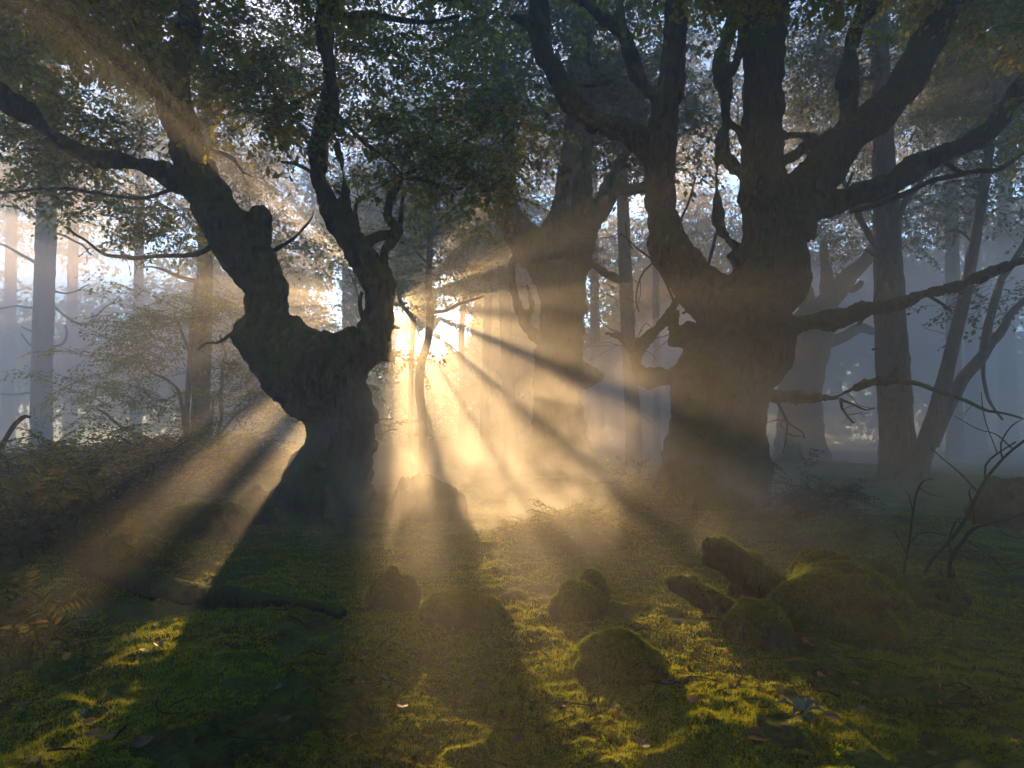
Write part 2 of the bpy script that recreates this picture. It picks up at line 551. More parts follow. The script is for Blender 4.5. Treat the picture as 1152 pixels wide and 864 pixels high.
# ------------------------------------------------------------------ the three old pollards
def pollard(name, label, base_px, d, thick, thin, voxel, seed, amp=1.0, bark=None, group=None):
    b = at(base_px, 600, d); b[2] = gz(b[0], b[1])
    root = thing(name, label, 'tree', b, group)
    mb = MB()
    for i, pts in enumerate(thick):
        px_tube(mb, pts, d, step=0.08, seg=14, wob=0.10, seed=seed + i)
    V, N, Q, T = fuse(mb, voxel)
    V = gnarl(V, N, amp * 1.3, seed)
    out = MB().add(V, Q, T)
    for i, pts in enumerate(thin):
        px_tube(out, pts, d, step=0.05, seg=7, wob=0.16, seed=seed + 50 + i, kink=0.03)
    rt = np.random.default_rng(seed + 5)
    for pts in list(thick) + list(thin):
        if pts[-1][2] > 17 or len(pts) < 4 or pts[-1][1] > 560 or d > 10:
            continue
        P = np.array([at(p[0], p[1], d + (p[3] if len(p) > 3 else 0)) for p in pts])
        R = np.array([p[2] * d / FPX / 2 for p in pts])
        S, RS = spline(P, R, 0.05)
        for k in range(max(2, int(len(S) * 0.09))):
            j = rt.integers(len(S) // 3, len(S))
            w = min(0.006, RS[j] * 0.5)
            L = rt.uniform(0.15, 0.7) * (0.6 + 40 * w)
            dv = rt.normal(0, 1, 3); dv[2] = dv[2] * 0.7 - 0.1; dv /= np.linalg.norm(dv)
            e = S[j] + dv * L
            m1 = S[j] + dv * L * 0.5 + rt.normal(0, 0.05, 3)
            tube(out, [S[j], m1, e, e + dv * L * .2 + rt.normal(0, .04, 3)], [w, w * .8, w * .5, w * .25], 0.05, 4, 0, k, kink=0.04)
            for q in range(rt.integers(1, 4)):
                f = m1 + (e - m1) * rt.uniform(0, 1)
                dw = dv + rt.normal(0, 0.7, 3)
                tube(out, [f, f + dw * L * .18 + rt.normal(0, .015, 3), f + dw * L * .35], [w * .5, w * .4, w * .2], 0.05, 4, 0, q)
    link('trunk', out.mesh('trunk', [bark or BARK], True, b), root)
    return root, b

A_D = 8.4
A_THICK = [
    [(370, 625, 150), (366, 590, 122), (370, 555, 104), (376, 522, 92), (382, 490, 76), (378, 460, 82), (356, 428, 102), (335, 402, 100)],
    [(352, 425, 100), (322, 398, 92), (297, 383, 66), (277, 373, 44), (268, 368, 30)],
    [(370, 458, 70), (380, 426, 58), (398, 404, 50), (418, 391, 42), (437, 387, 18)],
    [(340, 398, 62), (372, 396, 46), (402, 392, 50)],
    [(362, 430, 90), (358, 405, 80)], [(415, 470, 24), (420, 462, 14)], [(412, 505, 26), (423, 500, 12)],
    [(312, 392, 60), (301, 355, 50), (300, 325, 45), (286, 298, 56), (264, 268, 54), (246, 245, 46), (233, 217, 42), (222, 195, 37), (210, 152, 33), (197, 122, 36), (193, 98, 38), (193, 74, 44), (190, 60, 36)],
    [(185, 102, 16), (168, 95, 17), (150, 85, 18), (130, 60, 18), (105, 30, 16), (75, 5, 15, .2), (50, -22, 14, .4)],
    [(185, 70, 26), (168, 52, 25), (157, 22, 22), (148, -15, 18, -.2), (140, -60, 14, -.4)],
    [(160, 48, 13), (140, 33, 12, .2), (120, 10, 11, .4), (100, -18, 10, .6)],
    [(200, 66, 24), (214, 42, 22), (213, 10, 20), (206, -22, 18), (200, -70, 14)],
    [(225, 218, 30), (202, 205, 21, -.1), (176, 191, 17, -.2), (150, 184, 15, -.3), (120, 180, 15, -.45), (90, 171, 16, -.6), (60, 151, 17, -.8), (30, 126, 17, -1.), (0, 108, 18, -1.2), (-45, 84, 18, -1.5)],
    [(288, 292, 40), (292, 264, 24), (292, 244, 20), (293, 236, 13)],
    [(418, 400, 50), (424, 370, 38), (426, 342, 31), (426, 322, 38), (414, 300, 32), (400, 280, 31), (390, 260, 28), (376, 240, 22), (367, 220, 19), (358, 197, 18), (359, 162, 17, -.1), (371, 122, 16, -.2), (372, 90, 15, -.3), (366, 50, 14, -.4), (365, 8, 14, -.5), (372, -30, 12, -.6)],
    [(430, 324, 26), (444, 321, 11)],
    [(400, 265, 16), (391, 237, 10), (388, 215, 9), (385, 190, 8), (379, 160, 8)],
    [(426, 318, 13), (428, 308, 9), (432, 292, 8), (434, 279, 8), (444, 269, 9), (449, 261, 10), (441, 252, 9), (435, 244, 8), (437, 231, 8), (444, 210, 7), (451, 199, 7)],
    [(414, 272, 12), (428, 265, 8), (443, 262, 9)],
    [(430, 372, 20), (444, 368, 9), (452, 369, 6)],
    [(365, 8, 11, -.5), (385, -6, 10, -.4), (410, -14, 9, -.2)],
    [(372, 545, 70), (330, 566, 48, -.2), (292, 582, 36, -.3), (258, 600, 26, -.4)],
    [(300, 575, 30), (282, 572, 26), (268, 592, 22)],
    [(385, 560, 60), (430, 574, 36), (458, 590, 26), (478, 604, 20)],
    [(350, 560, 50, -.1), (318, 590, 34, -.5), (300, 612, 22, -.9)],
    [(395, 560, 50, -.1), (436, 586, 30, -.4), (452, 612, 18, -.8)],
    [(372, 570, 70, -.2), (352, 602, 44, -.5), (345, 622, 26, -.7)],
    [(390, 570, 60, -.2), (412, 602, 40, -.5), (422, 624, 24, -.8)]]
A_THIN = [
    [(298, 292, 7), (312, 279, 5), (330, 268, 3.5), (345, 253, 2.5), (352, 243, 1.5), (354, 236, 1)],
    [(398, 275, 10), (401, 256, 8), (401, 238, 5), (404, 224, 3)],
    [(420, 372, 10), (409, 358, 6), (405, 342, 5), (406, 328, 4)],
    [(451, 200, 6), (467, 190, 5), (485, 182, 4), (505, 160, 3)],
    [(453, 199, 6), (479, 203, 5), (497, 210, 4), (520, 212, 3)],
    [(449, 262, 7), (452, 240, 6, .1), (455, 222, 4, .1)],
    [(372, 232, 8), (380, 228, 6), (385, 218, 6), (379, 213, 4)],
    [(362, 205, 8), (352, 194, 5), (335, 185, 4), (318, 180, 3)],
    [(214, 166, 9), (232, 168, 6), (250, 172, 5), (262, 178, 4), (272, 192, 2.5), (280, 196, 1.5)],
    [(285, 368, 8), (262, 374, 5), (252, 381, 4), (243, 386, 3), (232, 386, 2), (222, 392, 1.5)],
    [(212, 205, 8), (190, 214, 5), (160, 222, 4), (115, 218, 3.5), (60, 212, 3), (0, 218, 3)],
    [(205, 215, 9), (196, 212, 10), (190, 207, 7)],
    [(252, 262, 7), (225, 285, 6, .2), (180, 288, 5, .4), (140, 290, 5, .6), (115, 285, 4, .7), (95, 268, 3.5, .8), (70, 255, 3, .9)],
    [(60, 0, 4), (58, 20, 4), (48, 38, 3), (30, 48, 2)],
    [(370, 112, 8), (378, 126, 5), (400, 150, 5), (430, 178, 4), (455, 196, 3)],
    [(373, 88, 8), (362, 98, 5), (345, 108, 5), (315, 125, 4), (295, 135, 3)],
    [(370, 20, 7), (410, 16, 8), (440, 22, 7), (480, 25, 5), (520, 20, 4)]]
treeA, bA = pollard('pollard_beech', 'old twisted beech with a swollen bowl-like trunk, hiding the sun behind its right edge', 372, A_D, A_THICK, A_THIN, 0.018, 300)

B_D = 8.6
B_THICK = [
    [(803, 625, 196), (803, 595, 164), (803, 562, 138), (806, 530, 120), (807, 500, 112), (808, 470, 100), (810, 440, 104), (819, 410, 104), (836, 388, 112), (838, 366, 106), (850, 340, 84), (868, 308, 80), (870, 285, 72), (867, 255, 66), (861, 220, 58), (858, 180, 46), (858, 120, 42), (860, 60, 43), (862, 0, 46), (863, -50, 44), (863, -140, 38)],
    [(866, 396, 52), (884, 384, 32), (891, 386, 14)],
    [(880, 330, 44), (892, 312, 40), (897, 300, 26)],
    [(838, 380, 94), (815, 348, 70), (792, 327, 54), (768, 302, 45), (752, 278, 42), (743, 240, 36), (744, 200, 36), (744, 160, 36), (751, 110, 32), (757, 60, 29), (762, 0, 27), (765, -60, 24)],
    [(738, 176, 36), (724, 162, 30), (700, 146, 28), (671, 139, 25), (654, 125, 23), (640, 108, 22), (626, 83, 19), (612, 62, 17), (608, 42, 15), (607, 17, 14), (607, -20, 12)],
    [(606, 34, 10), (600, 29, 10), (584, 21, 8), (568, 16, 4)],
    [(744, 112, 20), (735, 106, 15), (723, 94, 15), (713, 69, 16), (700, 38, 15), (682, 24, 13), (664, 10, 11), (648, -8, 10)],
    [(699, 36, 11), (697, 20, 9), (698, -10, 8)],
    [(845, 196, 30), (834, 194, 18), (821, 184, 14), (812, 167, 15), (815, 139, 14), (816, 104, 14), (811, 80, 16), (816, 52, 14), (823, 28, 12), (827, -4, 11), (830, -50, 10)],
    [(812, 84, 14), (826, 76, 10), (833, 52, 10), (837, 28, 10), (842, -5, 9)],
    [(816, 128, 9), (822, 137, 9), (833, 149, 10), (840, 162, 10)],
    [(810, 172, 9, -.1), (806, 190, 8, -.2), (806, 215, 8, -.3), (808, 248, 9, -.3), (815, 265, 9, -.2), (824, 274, 10), (836, 282, 12)],
    [(828, 280, 24), (838, 292, 30), (848, 300, 30)],
    [(878, 262, 70), (898, 220, 56), (920, 197, 50), (946, 168, 44), (974, 140, 36), (1008, 111, 34), (1029, 77, 30), (1044, 45, 28), (1061, 17, 27), (1078, -10, 25), (1095, -60, 22)],
    [(945, 172, 30), (951, 148, 20), (953, 122, 18), (955, 87, 17), (957, 52, 17), (966, 24, 17), (978, 0, 16), (985, -50, 13)],
    [(878, 185, 14), (895, 173, 12), (914, 162, 13), (940, 146, 12), (956, 128, 10)],
    [(872, 152, 12), (886, 152, 9), (903, 152, 9), (924, 155, 9), (940, 160, 8)],
    [(890, 240, 46), (908, 235, 32), (932, 229, 26), (967, 219, 23), (1002, 205, 22), (1030, 189, 22), (1057, 174, 20, -.1), (1085, 163, 20, -.2), (1113, 146, 18, -.3), (1130, 122, 17, -.4), (1144, 104, 17, -.5), (1170, 78, 16, -.6)],
    [(872, 374, 44), (892, 367, 26), (910, 363, 20), (946, 358, 18, -.1), (974, 349, 17, -.2), (1009, 342, 16, -.3), (1047, 329, 14, -.4), (1075, 323, 12, -.5), (1099, 313, 10, -.6), (1127, 302, 9, -.7), (1151, 294, 9, -.8), (1180, 282, 8, -.9)],
    [(848, 448, 14), (863, 447, 11), (891, 446, 9, -.1), (918, 447, 8, -.2), (939, 447, 8, -.3), (954, 440, 9, -.4), (974, 433, 9, -.5), (1002, 428, 8, -.6)],
    [(782, 424, 24), (760, 424, 16), (741, 424, 17), (723, 425, 15), (713, 407, 13), (705, 390, 11), (696, 380, 9), (687, 377, 8)],
    [(715, 406, 12), (724, 385, 14), (744, 366, 11), (754, 350, 8), (761, 337, 6)],
    [(815, 380, 34), (791, 374, 15), (773, 367, 13), (764, 372, 10)],
    [(776, 370, 11), (768, 384, 12), (756, 384, 13), (757, 372, 12), (760, 358, 8), (763, 350, 5)],
    [(765, 425, 16), (758, 414, 9)],
    [(860, 195, 26, -.35), (864, 205, 28, -.36)],
    [(800, 570, 80), (758, 580, 44, -.1), (728, 592, 32, -.2), (706, 610, 22, -.3)],
    [(812, 575, 80), (858, 588, 46), (888, 602, 30), (912, 618, 20)],
    [(770, 575, 56, -.2), (744, 604, 34, -.5), (726, 632, 20, -.9)],
    [(840, 575, 56, -.2), (872, 604, 34, -.5), (888, 632, 20, -.9)],
    [(800, 580, 70, -.3), (790, 606, 46, -.6), (782, 630, 26, -.9)],
    [(822, 580, 60, -.3), (838, 606, 40, -.6), (852, 628, 24, -.9)]]
B_THIN = [
    [(957, 238, 6), (988, 229, 6.5), (1016, 219, 6.5), (1047, 203, 6, -.1), (1075, 196, 6, -.2), (1099, 191, 5.5, -.3), (1123, 189, 5, -.4), (1151, 174, 4.5, -.5), (1175, 160, 4, -.6)],
    [(1057, 178, 6), (1075, 190, 5), (1085, 194, 4)],
    [(1000, 428, 8, -.6), (1030, 431, 5.5, -.6), (1057, 441, 4.5, -.6), (1085, 450, 4, -.6), (1113, 462, 3, -.6), (1150, 472, 2, -.6)],
    [(998, 430, 6, -.6), (1006, 421, 5, -.6), (1011, 412, 3, -.6)],
    [(873, 450, 4), (880, 462, 3), (886, 474, 3), (895, 482, 2.5), (903, 488, 2), (905, 495, 2)],
    [(886, 474, 2.5), (884, 490, 2.2), (880, 509, 1.5)],
    [(884, 486, 2), (894, 490, 2), (902, 489, 1.5)],
    [(946, 448, 4, -.3), (947, 460, 3, -.3), (952, 467, 2.5, -.3), (959, 475, 2, -.3)],
    [(948, 450, 3, -.3), (962, 456, 2.5, -.3), (972, 461, 2, -.3), (984, 460, 1.5, -.3)],
    [(895, 440, 2.5), (895, 458, 2)],
    [(962, 436, 5, -.4), (968, 431, 4, -.4), (973, 427, 4, -.4)],
    [(760, 345, 3), (750, 320, 2.5), (735, 295, 2.5), (715, 280, 2), (700, 262, 2)],
    [(735, 295, 2.5), (722, 310, 2), (715, 335, 2), (718, 350, 1.5)],
    [(712, 280, 2), (706, 270, 1.6), (704, 250, 1.4)],
    [(806, 262, 4), (800, 285, 4), (795, 305, 3)],
    [(770, 345, 3), (775, 350, 4), (768, 354, 3)],
    [(690, 377, 4), (680, 376, 3)],
    [(765, 250, 3), (775, 225, 2.5), (784, 200, 2)],
    [(613, 70, 5), (630, 88, 4), (660, 96, 4), (690, 94, 3)],
    [(640, 106, 4), (650, 120, 3), (640, 80, 3)],
    [(662, 60, 4), (668, 80, 3), (682, 85, 2.5)],
    [(974, 350, 4, -.2), (970, 362, 3, -.2), (966, 366, 2, -.2)],
    [(1040, 330, 4, -.4), (1060, 342, 3, -.4), (1070, 350, 2, -.4)],
    [(940, 230, 5), (950, 215, 4), (958, 195, 3)]]
treeB, bB = pollard('pollard_beech', 'huge gnarled beech with many dark limbs spreading over the right half of the clearing', 805, B_D, B_THICK, B_THIN, 0.018, 400)

C_D = 12.6
C_THICK = [
    [(632, 575, 120), (631, 548, 96), (630, 520, 80), (628, 490, 66), (628, 450, 57), (628, 422, 58), (632, 385, 50), (632, 345, 50), (632, 312, 58), (634, 280, 66), (641, 240, 45), (648, 190, 35), (650, 140, 32), (652, 90, 28), (655, 30, 24), (658, -60, 20)],
    [(650, 424, 36), (668, 424, 22), (679, 424, 9)],
    [(615, 395, 20), (604, 400, 14)],
    [(622, 305, 48), (596, 276, 42), (574, 248, 32), (568, 220, 25), (571, 180, 19), (570, 120, 15), (560, 40, 12)],
    [(645, 285, 40), (660, 252, 28), (679, 230, 20), (690, 215, 14), (708, 213, 12), (728, 211, 10), (755, 200, 8)],
    [(676, 232, 14), (684, 208, 11), (697, 183, 10), (709, 168, 9), (720, 130, 8)],
    [(648, 290, 20), (660, 292, 9), (679, 306, 9), (697, 315, 8), (711, 318, 6)],
    [(610, 384, 16), (603, 380, 12), (592, 366, 11), (582, 342, 11), (577, 320, 10), (576, 290, 9)],
    [(590, 364, 8), (598, 345, 7), (592, 322, 6)],
    [(650, 345, 20), (660, 352, 12)],
    [(632, 545, 70), (594, 556, 44, -.2), (568, 572, 26, -.4)],
    [(640, 545, 70), (676, 556, 44, -.2), (706, 572, 26, -.4)]]
treeC, bC = pollard('pollard_beech', 'thick knobbly beech in the middle of the clearing, faded by sunbeams', 630, C_D, C_THICK, [], 0.04, 500, 1.2)

# crowns of the near trees
crown(treeA, bA, [
    (30, 60, 100, 60, 110, 0.9), (60, 150, 80, 36, 80, 0.8), (100, 10, 120, 40, 90, 1.8), (20, 20, 80, 50, 70, -0.3), (20, 190, 60, 30, 26, 0.6), (130, 170, 60, 34, 36, 1.0),
    (120, 50, 80, 50, 70, 1.2), (250, 60, 60, 60, 80, 1.4), (310, 50, 50, 50, 36, 1.0), (308, 122, 40, 30, 40, -0.6),
    (262, 110, 40, 36, 26, 1.0), (330, 178, 36, 24, 14, 0.2), (420, 110, 50, 40, 40, 0.8), (450, 50, 80, 50, 60, 1.0),
    (440, 150, 60, 50, 26, 0.2), (480, 185, 50, 30, 20, -0.2), (540, 190, 60, 36, 38, -0.2), (510, 130, 80, 60, 34, 0.8), (430, 190, 36, 26, 20, 0.6), (555, 140, 56, 36, 34, 0.6), (590, 205, 30, 20, 18, -.2),
    (180, 255, 50, 26, 26, 1.6), (110, 235, 60, 26, 22, 1.6), (510, 20, 60, 36, 40, 1.0), (380, 20, 50, 40, 36, 1.0),
    (200, -90, 260, 70, 300, -0.4), (-140, 40, 110, 110, 140, -1.2), (480, -90, 140, 60, 140, -0.5),
    (60, -60, 160, 70, 160, -2.2), (330, -140, 200, 70, 180, -2.5),
    ('at', (-3.0, 3.5, 6.8), (4.4, 3.6, 1.2), 1200), ('at', (-7.5, 4, 5.5), (2.5, 4, 1.8), 400), ('at', (-3.0, -2.0, 6.5), (4.8, 3.2, 1.4), 1200)], A_D, 21, 1.0)  # unseen overhead clumps added to keep skylight off the foreground
crown(treeB, bB, [
    (680, -60, 120, 50, 130, 0.3), (900, -90, 180, 60, 260, 0), (1100, -60, 120, 60, 170, -0.5), (1200, 40, 60, 90, 90, -0.8),
    (1135, 20, 40, 40, 30, 0.6), (1060, -40, 60, 30, 60, 1.), (790, -40, 60, 30, 50, .8),
    (950, -120, 220, 60, 220, -2.5), (760, -140, 160, 60, 140, -2.5),
    ('at', (3.5, 3.5, 7.0), (4.4, 3.6, 1.2), 1200), ('at', (8.0, 4.5, 5.5), (2.5, 4.5, 2.2), 500), ('at', (4.0, -2.0, 6.5), (4.8, 3.2, 1.4), 1200)], B_D, 22, 1.0)  # out-of-view clumps added overhead to darken the near haze
crown(treeC, bC, [
    (640, 100, 110, 60, 80, 0.6), (560, 140, 80, 60, 60, 0.5), (720, 150, 70, 60, 80, 0.4), (700, 60, 90, 60, 80, 0), (560, 50, 90, 60, 70, 0.4),
    (620, -20, 140, 60, 160, 0)], C_D, 23, 1.35, mats=[LEAF_FAR, TWIG])

# ------------------------------------------------------------------ slender trees of the wood behind
THIN = 0.45
def stem(name, label, pts, d, seed, crown_clumps=None, branches=(), scale=1.6, group=None, flare=1.5, loose=False, seg=12, leafmat=None, cut=-0.05):
    p0 = pts[0]
    b = at(p0[0], p0[1], d); b[2] = gz(b[0], b[1])
    root = thing(name, label, 'tree', b, group)
    mb = MB()
    w0 = p0[2]
    foot = [(p0[0], p0[1] + 14, w0 * flare * 1.3), (p0[0], p0[1], w0 * flare), (p0[0] + (pts[1][0] - p0[0]) * 0.15, p0[1] + (pts[1][1] - p0[1]) * 0.15, w0 * 1.08)]
    px_tube(mb, foot + list(pts[1:]), d, step=0.12, seg=seg, wob=0.10, seed=seed)
    for i, br in enumerate(branches):
        px_tube(mb, br, d, step=0.10, seg=6, wob=0.15, seed=seed + 7 + i, kink=0.06)
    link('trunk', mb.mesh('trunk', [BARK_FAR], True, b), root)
    if crown_clumps:
        if w0 > 8 and not loose:
            f = 1.2 if d < 19 else 0.7
            crown_clumps = [c if c[0] == 'at' else (c[0], c[1], c[2], c[3], int(c[4] * f)) for c in crown_clumps]
        crown(root, b, crown_clumps, d, seed, scale if loose or w0 <= 8 else 0.62 + 0.03 * d, SPRAYS_LOOSE if loose else SPRAYS, leafmat or [LEAF_FAR, TWIG], cut=cut)
    return root

GB = 'trees standing in the misty wood behind'
# thin crooked tree beside the sun
stem('young_beech', 'thin crooked young beech standing in the brightest mist right of the sun',
     [(475, 530, 10), (476, 480, 10), (472, 440, 10), (474, 410, 10), (482, 380, 9), (484, 350, 9), (482, 320, 8), (484, 270, 7), (484, 230, 6), (488, 180, 5), (490, 110, 4)], 15.4, 601,
     [(420, 280, 50, 50, 46), (520, 270, 60, 50, 60), (470, 230, 70, 40, 60), (545, 315, 26, 26, 14), (455, 335, 26, 16, 12), (500, 170, 80, 50, 70)],
     [[(484, 352, 5), (505, 348, 4), (522, 340, 4), (545, 332, 2)], [(483, 300, 4), (470, 285, 3), (455, 270, 2)], [(484, 262, 4), (510, 246, 3), (535, 240, 2)]], 1.1, loose=True, leafmat=[LEAF, TWIG])
stem('young_beech', 'short pale sapling stem right against the glare of the sun',
     [(463, 520, 6), (462, 440, 6), (464, 385, 6), (465, 362, 6), (458, 350, 5), (450, 338, 4), (446, 300, 3)], 19.0, 602,
     [(440, 300, 40, 26, 20), (462, 315, 30, 18, 10)], [[(465, 360, 4), (472, 352, 2), (480, 345, 1.5)]], 1.3, loose=True, leafmat=[LEAF, TWIG])
# leafy sprigs at the right side of the old trunk
stem('beech_sapling', 'low beech sapling with tiers of glowing leaves beside the old trunk',
     [(398, 588, 5), (402, 520, 4), (404, 470, 4), (409, 430, 3), (414, 404, 2.4), (420, 392, 1.6)], 9.6, 603,
     [(440, 402, 26, 7, 14), (450, 392, 24, 5, 8), (428, 436, 10, 3, 3), (432, 470, 26, 5, 8), (442, 485, 24, 9, 10)], [[(404, 478, 3), (420, 474, 2), (440, 470, 1.4)], [(403, 500, 3), (425, 488, 2), (450, 486, 1.2)], [(412, 412, 2), (430, 403, 1.6), (460, 398, 1)], [(409, 440, 2), (428, 436, 1.2)]], 0.62, flare=1.1, seg=6, loose=False, leafmat=[LEAF, TWIG])
stem('wood_tree', 'slim straight tree second left of the central beech trunk',
     [(545, 510, 11), (546, 430, 10), (549, 330, 9), (548, 240, 8), (545, 120, 7), (545, 0, 6)], 23.0, 604,
     [(540, 120, 70, 60, 70), (520, 40, 80, 60, 80)])
stem('wood_tree', 'taller straight tree close against the left side of the central beech',
     [(577, 516, 19), (573, 450, 15), (569, 360, 14), (566, 300, 14), (560, 200, 12), (556, 80, 10)], 20.0, 605,
     [(560, 60, 80, 60, 70), (600, 0, 80, 50, 60)])
# left side
stem('pine_tree', 'tall bare pine trunk with dead side twigs at the far left',
     [(46, 512, 22), (47, 420, 21), (50, 320, 21), (53, 220, 20), (56, 120, 18), (58, 0, 16), (60, -120, 14)], 20.0, 606,
     [(40, 40, 110, 60, 70), (90, 100, 60, 40, 24), (20, 120, 60, 30, 24)],
     [[(48, 300, 4), (20, 285, 3), (-10, 270, 2)], [(50, 348, 3), (25, 345, 2.5), (0, 348, 2)], [(52, 338, 3), (90, 365, 3), (115, 350, 2), (132, 335, 1.5)],
      [(50, 325, 3), (80, 330, 2), (100, 318, 1.5)], [(48, 378, 3), (35, 372, 2), (25, 366, 1.5)], [(48, 395, 3), (30, 385, 2), (24, 376, 1.5)],
      [(52, 390, 3), (70, 388, 3), (76, 372, 2), (75, 366, 1.5)], [(47, 440, 3), (20, 444, 2), (0, 443, 1.5)], [(52, 250, 4), (20, 235, 3), (-10, 230, 2)],
      [(54, 215, 4), (90, 205, 3), (110, 195, 2)], [(54, 260, 3), (80, 268, 2.5), (105, 285, 2)], [(48, 475, 3), (60, 473, 2)]])
stem('wood_tree', 'hazy leafy tree glowing at the right of the sun, behind the thin crooked beech',
     [(520, 505, 10), (521, 440, 8), (519, 380, 7), (522, 330, 6), (520, 270, 5)], 27.0, 607,
     [(500, 336, 26, 10, 40), (545, 350, 14, 14, 30), (548, 400, 12, 12, 24), (535, 305, 40, 16, 50)],
     [[(521, 430, 2), (535, 410, 1.6), (548, 400, 1)], [(520, 380, 2), (508, 360, 1.6), (500, 345, 1)], [(520, 420, 2), (500, 404, 1.6), (480, 400, 1.2), (460, 394, .8)], [(520, 400, 2), (500, 384, 1.5), (478, 374, 1)]], 0.5, loose=True, cut=-9)
for i, (px, w, dd, lab) in enumerate([(8, 14, 29, 'pale misty trunk at the extreme left edge of the wood'), (78, 13, 31, 'pale misty trunk just right of the bare pine') ,
                                      (152, 12, 27, 'faint thin trunk left of the leafy sapling')]):
    by = HY + FPX * CAM_H / dd
    stem('wood_tree', lab, [(px, by, w), (px + 2, 400, w * .9), (px + 5, 250, w * .8), (px + 6, 60, w * .65), (px + 6, -80, w * .5)], dd, 620 + i,
         [(px, 40, 70, 60, 44), (px + 30, 140, 60, 40, 22)], [[(px, 380, 2), (px - 20, 374, 1.5), (px - 36, 366, 1)], [(px, 330, 2), (px + 26, 322, 1.5), (px + 40, 312, 1)]], 2.0)
stem('wood_tree', 'straight brown trunk rising among the leafy undergrowth left of the old beech',
     [(227, 522, 24), (226, 450, 20), (229, 360, 18), (231, 280, 16), (232, 180, 14), (234, 60, 12)], 15.8, 630,
     [(225, 120, 90, 60, 70), (280, 200, 60, 50, 50), (190, 230, 60, 40, 40), (300, 260, 40, 40, 26), (340, 130, 60, 60, 60), (370, 55, 95, 70, 110), (300, 60, 60, 50, 50)],
     [[(228, 318, 6), (205, 312, 5), (180, 302, 3), (160, 300, 2)], [(230, 250, 5), (250, 240, 4), (275, 228, 2)]], 1.4)
stem('beech_sapling', 'leafy multi-stemmed sapling fanning out left of the straight brown trunk',
     [(212, 524, 7), (210, 470, 6), (213, 420, 6), (216, 370, 5), (220, 320, 4)], 14.5, 631,
     [(110, 430, 50, 16, 34), (150, 410, 50, 20, 36), (95, 452, 30, 12, 14), (170, 370, 50, 20, 36), (150, 380, 40, 16, 18), (200, 345, 50, 18, 30), (255, 350, 40, 22, 28), (180, 450, 60, 20, 24),
      (230, 400, 50, 20, 20), (290, 430, 34, 30, 34), (305, 460, 26, 20, 20), (270, 395, 40, 22, 22), (150, 340, 30, 12, 12), (120, 465, 36, 10, 12), (250, 470, 50, 24, 20)],
     [[(206, 522, 5), (190, 506, 4.5), (160, 490, 4), (135, 480, 3.5), (120, 466, 3), (108, 458, 2)], [(207, 480, 4), (204, 450, 4), (198, 435, 3), (172, 418, 3), (160, 398, 2)],
      [(216, 400, 4), (206, 380, 3.5), (200, 365, 3)], [(240, 512, 5), (246, 485, 4), (250, 470, 4), (248, 440, 4), (251, 395, 3), (249, 380, 3)], [(236, 520, 4), (238, 450, 3)],
      [(240, 500, 3), (262, 470, 3), (290, 450, 2)]], 0.95, flare=1.2, loose=True, leafmat=[LEAF, TWIG])
# behind, between the central beech and the great right-hand tree
stem('wood_tree', 'straight grey trunk in the blue gap between the two biggest right-hand trees',
     [(714, 528, 19), (712, 470, 17), (708, 400, 16), (704, 320, 15), (700, 200, 13), (697, 60, 11)], 17.0, 640,
     [(690, 140, 90, 60, 80), (740, 80, 80, 60, 70), (660, 300, 40, 30, 22)], [[(712, 380, 3), (690, 372, 2), (676, 360, 1.5)]])
stem('wood_tree', 'thin grey trunk at the right of the blue gap, half hidden by the great beech',
     [(739, 522, 9), (739, 440, 8), (738, 360, 8), (737, 240, 7), (736, 100, 6)], 23.0, 641,
     [(760, 150, 80, 60, 60), (780, 260, 50, 40, 26)], [[(739, 480, 2), (724, 470, 1.5), (715, 472, 1)]], 1.8)
# right side
J = stem('fog_beech', 'broad forked beech fading in the blue fog behind the great right-hand tree',
     [(902, 528, 62), (900, 490, 52), (900, 450, 47), (903, 410, 48), (910, 380, 50), (918, 358, 44), (930, 342, 26), (946, 322, 22), (960, 306, 18), (976, 290, 14), (1000, 250, 10)], 16.7, 650,
     [(950, 240, 80, 50, 60), (1010, 230, 60, 50, 44), (900, 230, 60, 50, 44), (930, 150, 90, 60, 80), ('at', (9.0, 20.0, 10.5), (7.0, 5.5, 1.6), 800)],  # last clump added overhead to darken the fog at the right
     [[(912, 372, 30), (910, 348, 22), (903, 325, 18), (896, 300, 14), (890, 260, 9)], [(930, 345, 16), (931, 322, 15), (930, 300, 12), (926, 270, 8)],
      [(908, 392, 26), (935, 384, 14), (955, 376, 12), (972, 368, 11), (985, 373, 9), (1000, 370, 6)], [(946, 322, 10), (958, 326, 8), (968, 316, 6)],
      [(905, 520, 40), (940, 532, 20), (975, 540, 10)]], 1.5, flare=1.3, seg=16)
stem('wood_tree', 'dark upright trunk standing clear in the fog at the right',
     [(1012, 548, 46), (1010, 500, 38), (1006, 440, 36), (1002, 370, 33), (999, 300, 30), (996, 220, 26), (992, 140, 22), (990, 60, 19), (988, -60, 16)], 11.6, 651,
     [(990, 60, 90, 60, 70), (1060, 110, 70, 50, 60), (930, 60, 60, 50, 50), (1080, 180, 60, 30, 30), (1130, 120, 60, 60, 60), ('at', (9.5, 13.0, 8.8), (5.0, 5.0, 1.4), 750)],  # last clump added overhead to dim skylight on the right side
     [[(1000, 390, 4), (985, 392, 3), (980, 393, 2.4)], [(1005, 388, 4), (1018, 387, 3), (1020, 387, 2.6)], [(996, 290, 5), (984, 285, 4), (975, 278, 3)],
      [(1000, 270, 10), (1012, 240, 8), (1025, 215, 6), (1050, 190, 4), (1100, 150, 3)], [(1002, 300, 8), (975, 260, 7), (958, 225, 6), (945, 190, 5)],
      [(1010, 545, 30), (985, 556, 18), (968, 566, 8)]], 1.5)
